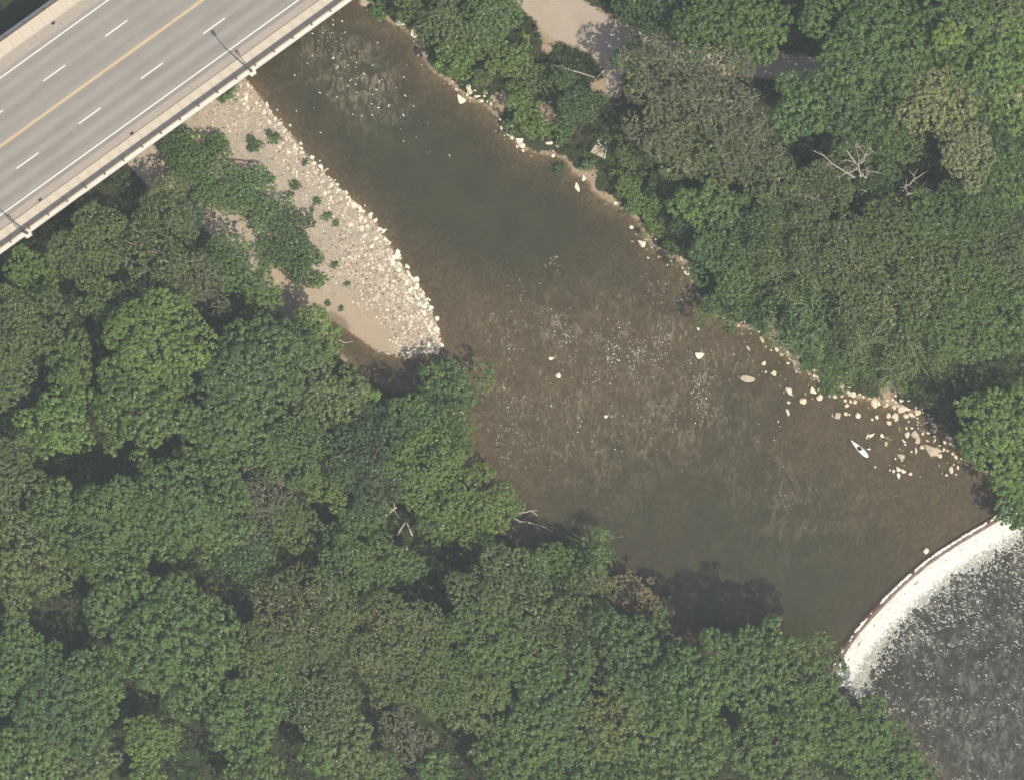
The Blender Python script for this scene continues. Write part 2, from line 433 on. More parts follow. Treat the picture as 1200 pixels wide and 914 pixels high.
# foam thrown out below the weir
n = 17000
ti = RNG.random(n); base = dense(WL, 400)[(ti * 399).astype(int)]
nd = offset_line(dense(WL, 400), 1.0 * _sg)[(ti * 399).astype(int)] - base
reach = .1 + 2.2 * fbm(ti * 40, ti * 0, 4.0, 2) + 1.6 * fbm(ti * 120, ti * 0, 2.0, 3) + 1.8 * (ti > .78) * (ti - .78) * 4.5
off = 1.1 + np.abs(RNG.random(n) ** 1.2) * reach
tail = RNG.random(n) < .12; off = np.where(tail, off + RNG.exponential(.9, n), off)
P = base + nd * off[:, None] + RNG.normal(0, .15, (n, 2))
ok = sdist(P[:, 0], P[:, 1], RIVER) < .3
P = P[ok]; off = off[ok]; n = len(P)
z = np.where(off < 2.0, -.95 - .25 * sstep(1.0, 1.9, off), LOW) + .02
fl_ = RNG.random(n) < sstep(1.8, 3.0, off) * .8
_dr = fl_ & (RNG.random(n) < .45)
P, z, off, fl_ = P[~_dr], z[~_dr], off[~_dr], fl_[~_dr]; n = len(P)
flecks('weir_spray', np.stack([P[:, 0], P[:, 1], z], 1)[fl_], .07 + .10 * RNG.random(fl_.sum()), RNG.random(fl_.sum()) * 6.28, 1 + RNG.random(fl_.sum()), M_foam2, 'greyish spent foam below the weir')
P, z, off = P[~fl_], z[~fl_], off[~fl_]; n = len(P)
flecks('weir_foam', np.stack([P[:, 0], P[:, 1], z], 1), .05 + .13 * RNG.random(n) * sstep(5.5, 1.8, off), RNG.random(n) * 6.28, 1 + RNG.random(n) * .8, M_foam_glint, 'churning white foam at the foot of the weir')
# drifting flecks in the pool below
def scatter(n, x0, x1, y0, y1):
    return W(x0, 0)[0] + RNG.random(n) * (x1 - x0) / PPM, W(0, y1)[1] + RNG.random(n) * (y1 - y0) / PPM
x, y = scatter(75000, 975, 1260, 600, 960)
ws = weir_side(x, y); dr = sdist(x, y, RIVER)
streak = np.abs(fbm(x * .75 + y * .55, y * .9 - x * .5, 3.6, 31) - .5)
dens = (sstep(.075, .0, streak) * .45 + .03) * (sstep(17, 7, ws) * .75 + .25) + .35 * sstep(8.5, 3, ws) * (fbm(x, y, 1.1, 8) > .5)
ok = (ws > 2.2) & (dr < -.3) & (RNG.random(len(x)) < dens * .48) & (fbm(x, y, 5.0, 40) > .33)
x, y = x[ok], y[ok]; n = len(x)
big = RNG.random(n) < .2
flecks('pool_foam', np.stack([x, y, np.full(n, LOW + .004)], 1)[big], .025 + .05 * RNG.random(big.sum()), RNG.random(big.sum()) * .9 - .8, 1.2 + RNG.random(big.sum()) * 1.2, M_foam_glint, 'bright flecks of foam drifting below the weir')
sm = ~big
flecks('pool_foam_film', np.stack([x, y, np.full(n, LOW + .003)], 1)[sm], .04 + .07 * RNG.random(sm.sum()), RNG.random(sm.sum()) * 1.2 - .9, 1.4 + RNG.random(sm.sum()) * 1.6, M_foam2, 'thin streaks of foam drifting below the weir')
# riffle whitecaps
x, y = scatter(26000, 540, 930, 300, 600)
px_, py_ = x * PPM + 600, 457 - y * PPM
RF = [(610, 400, 26, .5), (655, 395, 22, .7), (685, 420, 24, .8), (672, 455, 20, .7), (720, 420, 26, .8), (745, 410, 18, .7), (640, 470, 30, .5), (580, 470, 26, .35), (600, 510, 40, .35), (680, 500, 30, .6), (720, 480, 24, .6), (780, 400, 22, .6), (810, 440, 24, .8), (830, 470, 22, .6), (800, 500, 30, .5), (780, 350, 22, .5), (600, 340, 18, .5), (650, 300, 14, .4), (790, 320, 20, .4), (860, 430, 20, .3), (560, 430, 24, .25), (760, 450, 50, .25), (960, 570, 40, .08), (880, 520, 40, .08)]
dn = blobs(x, y, RF); rows = sstep(.52, .75, vnoise(px_ * .9 + py_ * .12, py_ * .25, 9, 50))
ok = (RNG.random(len(x)) < dn * (rows * .75 + .06) * .62) & (sdist(x, y, RIVER) < -.6)
x, y = x[ok], y[ok]; n = len(x); b = RNG.random(n) < .09
flecks('riffle_foam', np.stack([x, y, np.full(n, .004)], 1)[b], .03 + .06 * RNG.random(b.sum()), RNG.normal(-.9, .5, b.sum()), 1 + RNG.random(b.sum()) * 1.2, M_foam_glint, 'bright whitecaps on the riffle')
flecks('riffle_ripples', np.stack([x, y, np.full(n, .003)], 1)[~b], .03 + .06 * RNG.random((~b).sum()), RNG.normal(-.9, .5, (~b).sum()), 1.5 + RNG.random((~b).sum()) * 1.5, plain('riffle_film', (.24, .21, .165), .25, 4, .6, 0), 'tan broken water on the riffle')
x, y = scatter(2600, 345, 640, 10, 330)  # sun glints near the bridge, modelled as white flecks in the foam colour
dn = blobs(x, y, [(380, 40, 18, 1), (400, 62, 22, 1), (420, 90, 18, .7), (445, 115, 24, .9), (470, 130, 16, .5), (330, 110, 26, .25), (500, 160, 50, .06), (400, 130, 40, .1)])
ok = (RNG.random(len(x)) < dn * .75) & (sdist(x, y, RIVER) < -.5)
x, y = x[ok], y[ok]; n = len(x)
flecks('bridge_glints', np.stack([x, y, np.full(n, .004)], 1), .03 + .075 * RNG.random(n) ** 2, RNG.normal(-.6, .5, n), 1 + RNG.random(n) * 1.4, M_foam_glint, 'white flecks shaped as sun glints on the water beside the bridge')
# a broken line of foam along the lip of the weir
n = 520; ti = RNG.random(n); bs = dense(WL, 400)[(ti * 399).astype(int)]; nv = offset_line(dense(WL, 400), _sg * 1.0)[(ti * 399).astype(int)] - bs
ok = (fbm(ti * 70, ti * 0, 2.5, 22) > .47) & (ti < .8) | (RNG.random(n) < .05)
o_ = -.42 + RNG.normal(0, .06, n)
P = (bs + nv * o_[:, None])[ok]; n = len(P)
flecks('crest_foam', np.stack([P[:, 0], P[:, 1], np.full(n, .05)], 1), .08 + .09 * RNG.random(n), np.full(n, .75), 1.2 + RNG.random(n), M_foam_glint, 'broken line of foam along the weir crest')

# ---------------------------------------------------------------- path
def rough_poly(P, step=.5, amp=.12):
    out = []
    for i in range(len(P)):
        a = P[i]; b = P[(i + 1) % len(P)]; L = np.linalg.norm(b - a); k = max(1, int(L / step))
        for j in range(k):
            p = a + (b - a) * j / k; q = (float(vnoise(p[0], p[1], .8, 3)) - .5) * 2 * amp; r = (float(vnoise(p[0], p[1], .8, 6)) - .5) * 2 * amp
            out.append((p[0] + q, p[1] + r))
    return out
t = NT('worn_tan_path')
f1 = t.noise(.5, 5, .6); f2 = t.noise(14, 4, .7)
c = t.mix(.35, t.ramp(f1, [(.3, (.29, .235, .18)), (.7, (.36, .295, .23))]), t.ramp(f2, [(.3, (.2, .16, .125)), (.7, (.42, .35, .275))]))
me = bpy.data.meshes.new('path')
pp = rough_poly(PATH_W); me.from_pydata([(x, y, PATH_Z + .012) for x, y in pp], [], [tuple(range(len(pp)))]); me.update()
if me.polygons[0].normal.z < 0: me.flip_normals()
path = link('path', me, t.done(t.bsdf(c, .95, t.bump(f2, .3, .02), .2)))
tag(path, kind='structure', label='tan footpath winding under the trees')
# ---------------------------------------------------------------- bridge
DECK = 9.0
ang = math.atan(.722)
ox, oy = W(150, 298 - .722 * 150, DECK)
def bl(px, py, z=DECK):
    """photo pixel on the deck -> bridge's own (along, across) coordinates"""
    x, y = W(px, py, z); dx, dy = x - ox, y - oy
    return dx * math.cos(ang) + dy * math.sin(ang), -dx * math.sin(ang) + dy * math.cos(ang)
bridge = empty('road_bridge', (ox, oy, 0.0), ang)
tag(bridge, 'grey four lane road bridge with yellow centre line crossing the upper left corner', 'bridge')
X0, X1 = -58.0, 62.0
V = dict(ledge=.48, rail=.72, kerb=2.24, e1=3.73, d1=7.13, c=10.45, d2=13.76, e2=17.08, kerb2=18.95, rail2=20.45, ledge2=20.66, out=21.14)
t = NT('worn_asphalt')
co = t.coord()
m1 = t.mapping((.012, 1.0, 1)); m2 = t.mapping((.05, 1.3, 1))
lanes = t.n.new('ShaderNodeTexWave'); lanes.wave_type = 'BANDS'; lanes.bands_direction = 'Y'; lanes.inputs['Scale'].default_value = .187; lanes.inputs['Distortion'].default_value = 1.2
lanes.inputs['Detail'].default_value = 2; lanes.inputs['Phase Offset'].default_value = .8
t.l.new(t.mapping((.06, 1, 1)), lanes.inputs['Vector'])
st = t.noise(1.0, 5, .6, m1); fine = t.noise(22, 3, .7); pat = t.noise(.22, 5, .6)
c = t.ramp(st, [(.3, (.172, .155, .137)), (.7, (.275, .252, .225))])
c = t.mix(.28, c, t.ramp(lanes.outputs['Fac'], [(.1, (.10, .091, .082)), (.9, (.31, .285, .255))]))
c = t.mix(.22, c, t.ramp(fine, [(.3, (.11, .10, .09)), (.7, (.42, .38, .34))]))
c = t.mix(.3, c, t.ramp(pat, [(.35, (.195, .178, .157)), (.65, (.265, .243, .215))]))
oil = t.noise(.6, 6, .7, t.mapping((.25, 1.6, 1)))
c = t.mix(t.math('MULTIPLY', t.ramp(oil, [(.56, 0.0), (.72, 1.0)]), .35), c, (.12, .11, .10))
M_road = t.done(t.bsdf(c, .9, t.bump(fine, .25, .01), .25))
def conc(name, col, sc=2.0, dirt=.25):
    t = NT(name); a = t.noise(sc, 5, .6); b = t.noise(18, 3, .7); d = t.noise(.5, 5, .65)
    lo = tuple(v * .84 for v in col); hi = tuple(min(.9, v * 1.08) for v in col)
    c = t.mix(.25, t.ramp(a, [(.3, lo), (.7, hi)]), t.ramp(b, [(.3, tuple(v * .7 for v in col)), (.7, tuple(min(.92, v * 1.2) for v in col))]))
    c = t.mix(t.math('MULTIPLY', t.ramp(d, [(.5, 0.0), (.75, 1.0)]), dirt), c, tuple(v * .6 for v in col))
    return t.done(t.bsdf(c, .9, t.bump(b, .25, .01), .25))
M_walk = conc('sidewalk_concrete', (.50, .435, .345)); M_shoulder = conc('shoulder_concrete', (.32, .275, .23)); M_ledge = conc('pale_ledge_concrete', (.60, .57, .51), 1.2)
M_gird = conc('girder_concrete', (.35, .33, .3), .6, .5)
M_paint = plain('white_road_paint', (.60, .585, .55), .15, 5, .7, .1); M_yel = plain('yellow_road_paint', (.60, .43, .19), .18, 4, .7, .1)
M_rail = plain('brown_steel_rail', (.105, .07, .055), .25, 3, .6, .1)
M_iron = plain('black_iron', (.03, .028, .026), .3, 6, .6, .2)
def bpart(name, x0, x1, y0, y1, z0, z1, mat, bevel=0.0, parent=None):
    return MB().box(x0, x1, y0, y1, z0, z1).build(name, mat, parent or bridge, bevel)
bpart('deck', X0, X1, .30, V['out'] - .30, DECK - .55, DECK - .02, M_gird)
bpart('asphalt', X0, X1, V['e1'] - .55, V['e2'] + .55, DECK - .018, DECK, M_road)
bpart('shoulder', X0, X1, V['kerb'], V['e1'] - .553, DECK - .018, DECK - .002, M_shoulder)
bpart('shoulder', X0, X1, V['e2'] + .553, V['kerb2'], DECK - .018, DECK - .002, M_shoulder)
bpart('kerb', X0, X1, V['kerb'] - .14, V['kerb'] - .002, DECK - .02, DECK + .155, M_walk, .02)
bpart('kerb', X0, X1, V['kerb2'] + .002, V['kerb2'] + .14, DECK - .02, DECK + .155, M_walk, .02)
bpart('ledge', X0, X1, 0, V['ledge'], DECK - .75, DECK + .22, M_ledge, .03)
bpart('ledge', X0, X1, V['ledge2'], V['out'], DECK - .75, DECK + .22, M_ledge, .03)
sl = 1.5
for y0, y1 in ((V['ledge'] + .004, V['kerb'] - .144), (V['kerb2'] + .144, V['ledge2'] - .004)):
    sm_ = MB().box(0, sl - .02, y0, y1, -.02, .15).mesh('sidewalk_slab', .012); sm_.materials.append(M_walk)
    x = -33.0
    while x < 33:
        o = link('sidewalk_slab', sm_, None, bridge); o.location = (x, 0, DECK); x += sl
    bpart('sidewalk_end', X0, -33.01, y0, y1, DECK - .02, DECK + .15, M_walk)
    bpart('sidewalk_end', 33.0, X1, y0, y1, DECK - .02, DECK + .15, M_walk)
for y in (4.5, 8.5, 12.5, 16.6):
    bpart('girder', X0, X1, y - .35, y + .35, DECK - 1.9, DECK - .552, M_gird)
for x in (-24.0, 22.0):
    p = MB().box(x - .8, x + .8, 2.0, 19.2, -3, DECK - 1.902)
    p.build('pier', M_gird, bridge, .15)
# paint
Z = DECK + .004
bpart('edge_line', X0, X1, V['e1'] - .075, V['e1'] + .075, DECK - .01, Z, M_paint)
bpart('edge_line', X0, X1, V['e2'] - .075, V['e2'] + .075, DECK - .01, Z, M_paint)
bpart('centre_line', X0, X1, V['c'] - .13, V['c'] - .045, DECK - .01, Z, M_yel)
bpart('centre_line', X0, X1, V['c'] + .045, V['c'] + .13, DECK - .01, Z, M_yel)
dm = MB().box(-1.62, 1.62, -.075, .075, -.01, .004).mesh('lane_dash'); dm.materials.append(M_paint)
for (px, py), row in (((31.5, 188), 'd1'), ((63.5, 86.3), 'd2')):
    x0 = bl(px, py)[0]
    for k in range(-6, 7):
        o = link('lane_dash', dm, None, bridge); o.location = (x0 + k * 9.2, V[row], DECK)
for px, py, y in ((155, 157.5, V['kerb'] + .22), (48, 236, V['kerb'] + .22), (62, 27, V['kerb2'] - .25)):
    g = MB(); x = bl(px, py)[0]
    for i in range(5): g.box(x - .2 + i * .085, x - .145 + i * .085, y - .14, y + .14, DECK - .01, DECK + .008)
    g.box(x - .23, x + .23, y - .17, y + .17, DECK - .012, DECK + .003)
    g.box(x - .23, x + .23, y - .17, y - .14, DECK - .01, DECK + .009); g.box(x - .23, x + .23, y + .14, y + .17, DECK - .01, DECK + .009)
    g.build('drain_grate', M_iron, bridge)
# railings
def railing(y, bracket):
    r = bpart('railing', X0, X1, y - .05, y + .05, DECK + 1.20, DECK + 1.27, M_rail)
    bpart('rail', X0, X1, y - .03, y + .03, DECK + .72, DECK + .77, M_rail, 0, r)
    bpart('rail', X0, X1, y - .03, y + .03, DECK + .26, DECK + .31, M_rail, 0, r)
    pk = MB(); x = -34.0
    while x < 34:
        pk.box(x - .041, x + .041, y - .012, y + .012, DECK + .312, DECK + 1.198); x += .10
    tag(pk.build('pickets', M_rail, r), kind='stuff')
    pm = MB().box(-.07, .07, y - .07, y + .07, DECK + .14, DECK + 1.198).box(-.11, .11, min(y, y + bracket), max(y, y + bracket), DECK + .222, DECK + .34).mesh('post'); pm.materials.append(M_rail)
    x = bl(40, 275)[0] - 2.78 * 10
    while x < 36:
        o = link('post', pm, None, r); o.location = (x, 0, 0); x += 2.78
railing(V['rail'] - .12, -.32); railing(V['rail2'] + .10, .3)
# lamp pedestals belong to the bridge; the lamps stand on them
def lamp(px, py, label):
    x, y = bl(px, py); y = .12
    MB().prism([(x - .55, .2), (x - .36, -.42), (x + .36, -.42), (x + .55, .2)], DECK - .7, DECK + .235).build('lamp_pedestal', M_ledge, bridge, .02)
    wx = ox + x * math.cos(ang) - y * math.sin(ang); wy = oy + x * math.sin(ang) + y * math.cos(ang)
    L = empty('street_lamp', (wx, wy, DECK + .235), ang)
    MB().box(-.17, .17, -.17, .17, 0, .12).build('base_plate', M_lamp, L, .02)
    MB().tube([(0, 0, .1), (0, 0, 3), (0, 0, 7.7)], [.13, .11, .075], 10).build('pole', M_lamp, L)
    MB().tube([(0, 0, 7.6), (0, .25, 8.05), (0, .8, 8.3), (0, 1.55, 8.4)], [.07, .06, .055, .05], 8).build('arm', M_lamp, L)
    hd = MB().tube([(0, 1.45, 8.40), (0, 1.6, 8.41), (0, 1.85, 8.42), (0, 2.15, 8.41), (0, 2.28, 8.40)], [.07, .16, .21, .19, .08], 10).build('lamp_head', M_lamp, L)
    MB().tube([(0, 1.87, 8.26), (0, 1.87, 8.18)], [.15, .11], 10).build('lens', M_lens, hd)
    tag(L, label, 'street lamp', 'lamps on the bridge ledge')
M_lamp = plain('brown_lamp_metal', (.13, .105, .085), .2, 5, .5, .05, .4, .3)
M_lens = plain('lamp_lens', (.5, .48, .42), .1, 5, .2, 0)
lamp(294, 83, 'upper brown street lamp on bridge ledge beside the river')
lamp(32, 274, 'lower brown street lamp on bridge ledge above the trees')
# ---------------------------------------------------------------- gravel bar
x = np.arange(-50, -6, .3); y = np.arange(0, 46, .3)
X, Y = np.meshgrid(x, y); fx, fy = X.ravel(), Y.ravel(); F = grid_faces(len(x), len(y))
db = sdist(fx, fy, BAR) + (fbm(fx, fy, 1.6, 12) - .5) * .8
keep = db < .3; F = F[keep[F].any(1)]
used, inv = np.unique(F, return_inverse=True); F = inv.reshape(F.shape); fx, fy, db = fx[used], fy[used], db[used]
SAND = [(425, 384, 26, 1.1), (448, 402, 18, .9), (400, 364, 20, .9), (365, 350, 18, .8), (335, 335, 20, 1), (315, 325, 14, .8), (298, 118, 14, .7), (300, 104, 12, .6)]
MUD = [(330, 352, 14, 1), (345, 362, 14, 1), (400, 384, 12, 1), (385, 372, 12, 1), (318, 340, 10, .6)]
z = terr(fx, fy) + .035 * sstep(.25, -.2, db) - .12 * sstep(-.1, .3, db) + (vnoise(fx, fy, .5, 3) - .5) * .05
me = np_mesh('gravel_bar', np.stack([fx, fy, z], 1), F, True)
attr(me, 'sand', np.clip(blobs(fx, fy, SAND), 0, 1)); attr(me, 'mud', np.clip(blobs(fx, fy, MUD), 0, 1))
t = NT('river_gravel')
a = t.ramp(t.voro(5.5, out='Color'), [(.1, (.13, .105, .08)), (.5, (.32, .27, .21)), (.95, (.60, .53, .43))]); d_ = t.voro(5.5); n2 = t.noise(1.0, 5, .6); n3 = t.noise(7, 4, .6)
peb = t.mix(.72, a, t.ramp(n3, [(.3, (.21, .175, .135)), (.7, (.39, .33, .26))]))
peb = t.mix(.45, peb, t.ramp(n2, [(.3, (.21, .17, .13)), (.7, (.40, .335, .265))]))
sand = t.ramp(n3, [(.3, (.29, .225, .16)), (.7, (.375, .30, .22))])
c = t.mix(t.ramp(t.math('ADD', t.attr('sand'), t.math('MULTIPLY', t.math('SUBTRACT', n2, .5), .8)), [(.35, 0.0), (.6, 1.0)]), peb, sand)
c = t.mix(t.ramp(t.math('ADD', t.attr('mud'), t.math('MULTIPLY', t.math('SUBTRACT', n2, .5), .8)), [(.4, 0.0), (.75, 1.0)]), c, (.20, .155, .115))
tag(link('gravel_bar', me, t.done(t.bsdf(c, .95, t.bump(d_, .5, .06), .2))), kind='structure', label='pale stony gravel bar reaching into the river')

# ---------------------------------------------------------------- stones
def stone_mesh(name, seed, flat=.5, pts=16, mat=None):
    r = random.Random(seed); bm = bmesh.new()
    for i in range(pts):
        u = r.uniform(-1, 1); a = r.uniform(0, 6.283); q = math.sqrt(1 - u * u) * r.uniform(.8, 1.12)
        bm.verts.new((math.cos(a) * q, math.sin(a) * q * r.uniform(.85, 1.1), u * flat))
    res = bmesh.ops.convex_hull(bm, input=list(bm.verts))
    bmesh.ops.delete(bm, geom=[v for v in bm.verts if not v.link_faces], context='VERTS')
    bmesh.ops.bevel(bm, geom=list(bm.edges), offset=.06, segments=1, affect='EDGES', clamp_overlap=True)
    # unit footprint
    xs = [v.co.x for v in bm.verts]; ys = [v.co.y for v in bm.verts]
    cx, cy = (max(xs) + min(xs)) / 2, (max(ys) + min(ys)) / 2; kx, ky = 2 / (max(xs) - min(xs)), 2 / (max(ys) - min(ys))
    for v in bm.verts: v.co.x = (v.co.x - cx) * kx; v.co.y = (v.co.y - cy) * ky
    me = bpy.data.meshes.new(name); bm.to_mesh(me); bm.free()
    if mat: me.materials.append(mat)
    return me
def stone_mat(name, base):
    t = NT(name); oi = t.n.new('ShaderNodeObjectInfo')
    f = t.noise(2.5, 5, .65); g = t.noise(11, 3, .6)
    c = t.ramp(f, [(.3, tuple(v * .78 for v in base)), (.7, tuple(min(.85, v * 1.12) for v in base))])
    c = t.mix(.3, c, t.ramp(oi.outputs['Random'], [(0, tuple(v * .7 for v in base)), (.5, base), (1, tuple(min(.85, v * 1.15) for v in base))]))
    return t.done(t.bsdf(c, .85, t.bump(g, .4, .04), .3))
M_stone = stone_mat('cream_limestone', (.60, .51, .375)); M_slab = stone_mat('tan_limestone', (.42, .345, .255)); M_white_st = stone_mat('whitish_stone', (.70, .63, .50))
BOUL = [stone_mesh('boulder', 100 + i, .42, 20, M_stone) for i in range(7)]
SLABS = [stone_mesh('slab', 200 + i, .25, 11, M_slab) for i in range(5)]
ROUND = [stone_mesh('boulder', 350 + i, .55, 44, M_white_st) for i in range(3)]
CREAM = [stone_mesh('boulder', 300 + i, .4, 10, M_white_st) for i in range(4)]
def stone(px, py, w, h, rot=0.0, label=None, group=None, name='boulder', kit=None, rise=.35):
    """w,h: footprint in photo pixels"""
    x, y = W(px, py); sx, sy = w / PPM / 2, h / PPM / 2
    o = link(name, random.choice(kit or BOUL))
    sz = max(.10, min(sx, sy) * 1.15)
    o.scale = (sx, sy, sz); o.rotation_euler = (random.uniform(-.12, .12), random.uniform(-.12, .12), math.radians(rot))
    o.location = (x, y, max(tz(x, y), -.06) + sz * .12 if rise else tz(x, y))
    tag(o, label, 'stone', group); return o
ZA = [(95, 45, 28, 45), (65, 62, 14, 14), (140, 120, 14, 14), (230, 138, 34, 34), (250, 215, 30, 65, 20), (285, 280, 20, 18), (92, 235, 16, 14), (128, 290, 20, 65, 35), (125, 397, 14, 16), (267, 425, 38, 42), (285, 502, 24, 22), (252, 500, 14, 18), (355, 512, 50, 52), (330, 563, 16, 12), (383, 305, 38, 36), (392, 247, 34, 20, -30), (435, 275, 18, 36, 30), (428, 347, 30, 26), (475, 335, 44, 36), (483, 425, 30, 24), (510, 395, 50, 14, -25), (408, 424, 14, 14), (415, 538, 14, 14), (457, 570, 18, 16), (413, 627, 26, 14), (512, 700, 40, 28), (447, 680, 14, 30), (490, 775, 34, 32), (480, 860, 32, 65), (620, 760, 66, 62), (700, 740, 14, 26), (638, 695, 16, 26), (712, 668, 60, 56), (765, 728, 60, 60), (760, 655, 30, 40), (765, 585, 26, 32), (738, 545, 24, 24), (715, 540, 26, 30), (672, 478, 36, 50), (722, 488, 38, 30), (780, 523, 30, 38), (665, 618, 12, 18), (706, 572, 18, 14), (842, 585, 32, 16), (860, 690, 36, 72), (900, 718, 44, 44), (960, 720, 24, 22), (960, 625, 40, 60), (1018, 680, 36, 30), (1060, 700, 60, 50), (990, 755, 34, 30), (1010, 800, 40, 44), (1040, 765, 30, 34), (1080, 765, 30, 40), (1000, 875, 34, 46), (1030, 880, 22, 24), (880, 890, 16, 40), (1107, 888, 44, 50), (1030, 640, 40, 16), (1120, 700, 24, 18), (575, 380, 24, 12), (606, 388, 14, 12), (640, 415, 20, 16), (670, 410, 16, 14), (690, 560, 14, 12)]
ZB = [(15, 235, 40, 40), (92, 192, 24, 24), (143, 203, 22, 16), (185, 245, 56, 90), (228, 245, 26, 50), (300, 262, 24, 36), (300, 222, 36, 18), (280, 275, 24, 22), (352, 210, 24, 30), (375, 182, 22, 26), (405, 152, 18, 18), (430, 222, 38, 30), (378, 235, 22, 26), (495, 224, 30, 14), (168, 392, 24, 24), (207, 372, 38, 36), (133, 290, 16, 14), (313, 355, 46, 50), (370, 360, 60, 56), (385, 392, 40, 36), (315, 420, 50, 38), (440, 295, 90, 80), (360, 280, 40, 40), (400, 270, 40, 30), (490, 300, 40, 22), (470, 360, 50, 46), (515, 350, 44, 40), (565, 330, 50, 50), (592, 325, 20, 44), (570, 380, 22, 20), (496, 410, 22, 22), (668, 350, 22, 18), (668, 382, 16, 14), (715, 428, 30, 22), (650, 420, 50, 14), (575, 437, 20, 20), (577, 470, 18, 20), (602, 440, 14, 14), (473, 470, 22, 34), (525, 468, 30, 24), (412, 480, 12, 50), (478, 525, 44, 56), (620, 515, 30, 32), (670, 512, 44, 26), (728, 495, 36, 38), (697, 487, 18, 22), (715, 542, 44, 20), (440, 575, 20, 22), (455, 590, 26, 22), (465, 615, 30, 20), (660, 580, 44, 18), (725, 580, 20, 60, -30), (610, 640, 40, 40), (760, 660, 50, 40), (770, 715, 40, 40), (700, 715, 24, 22), (815, 590, 28, 46), (865, 612, 32, 36), (890, 625, 24, 20), (840, 668, 22, 30), (808, 660, 30, 40), (770, 625, 30, 18), (885, 697, 28, 32), (912, 728, 30, 40), (962, 742, 22, 18), (1005, 750, 38, 34), (1058, 770, 22, 18), (1013, 793, 26, 20), (932, 820, 26, 40), (895, 792, 20, 22), (917, 880, 26, 18), (830, 888, 28, 24), (790, 868, 16, 22), (765, 802, 14, 36), (838, 775, 14, 16), (520, 678, 26, 24), (413, 655, 16, 20), (440, 665, 14, 14), (376, 742, 20, 22), (434, 757, 26, 22), (325, 842, 22, 20), (357, 850, 32, 34), (325, 797, 14, 14), (405, 835, 46, 48), (450, 850, 40, 40), (507, 877, 36, 32), (600, 897, 24, 14), (455, 800, 16, 14), (240, 565, 14, 14), (1088, 718, 26, 16)]
s = 7.613
GA = 'loose cream stones along the right bank above the kayak'
def size_word(e):
    a = e[2] * e[3]; return 'larger' if a > 1900 else ('middling' if a > 700 else 'little')
def label_a(e):
    x_, y_ = e[0], e[1]
    if x_ > 830: p = 'in the row above the kayak'
    elif y_ > 590 and x_ < 540: p = 'in open shallows straight below the largest tan boulder'
    elif y_ > 450 and x_ > 600 or y_ > 590: p = 'between the largest tan boulder and the row above the kayak'
    elif x_ > 370: p = 'along the bare soil beside the largest tan boulder'
    elif y_ > 390: p = 'in the shallows near the large kite shaped slab'
    else: p = 'under the lowest green tree at mid right'
    return size_word(e) + ' cream stone ' + p
def label_b(e):
    x_, y_ = e[0], e[1]
    if y_ < 315 and x_ < 330: p = 'on the bank edge straight above the kayak'
    elif y_ < 315: p = 'at the top of the heap under the willow'
    elif x_ > 750: p = 'trailing towards the weir beside the bright green crown'
    elif y_ > 730: p = 'in the lowest cluster below the heap'
    elif x_ < 280: p = 'in open water close to the kayak'
    elif y_ < 430: p = 'across the upper part of the heap'
    elif x_ < 500: p = 'on the left flank of the heap'
    else: p = 'around the broad flat slab of the heap'
    return size_word(e) + ' cream stone ' + p
for e in ZA:
    stone(860 + e[0] / s, 370 + e[1] / s, e[2] / s * 1.05, e[3] / s * 1.05, e[4] if len(e) > 4 else random.uniform(-25, 25), label_a(e), GA, 'stone', BOUL + CREAM)
GB = 'heaped cream stones between the kayak and the bright tree'
for e in ZB:
    stone(1000 + e[0] / s, 440 + e[1] / s, e[2] / s * 1.05, e[3] / s * 1.05, e[4] if len(e) > 4 else random.uniform(-25, 25), label_b(e), GB, 'stone', BOUL + CREAM)
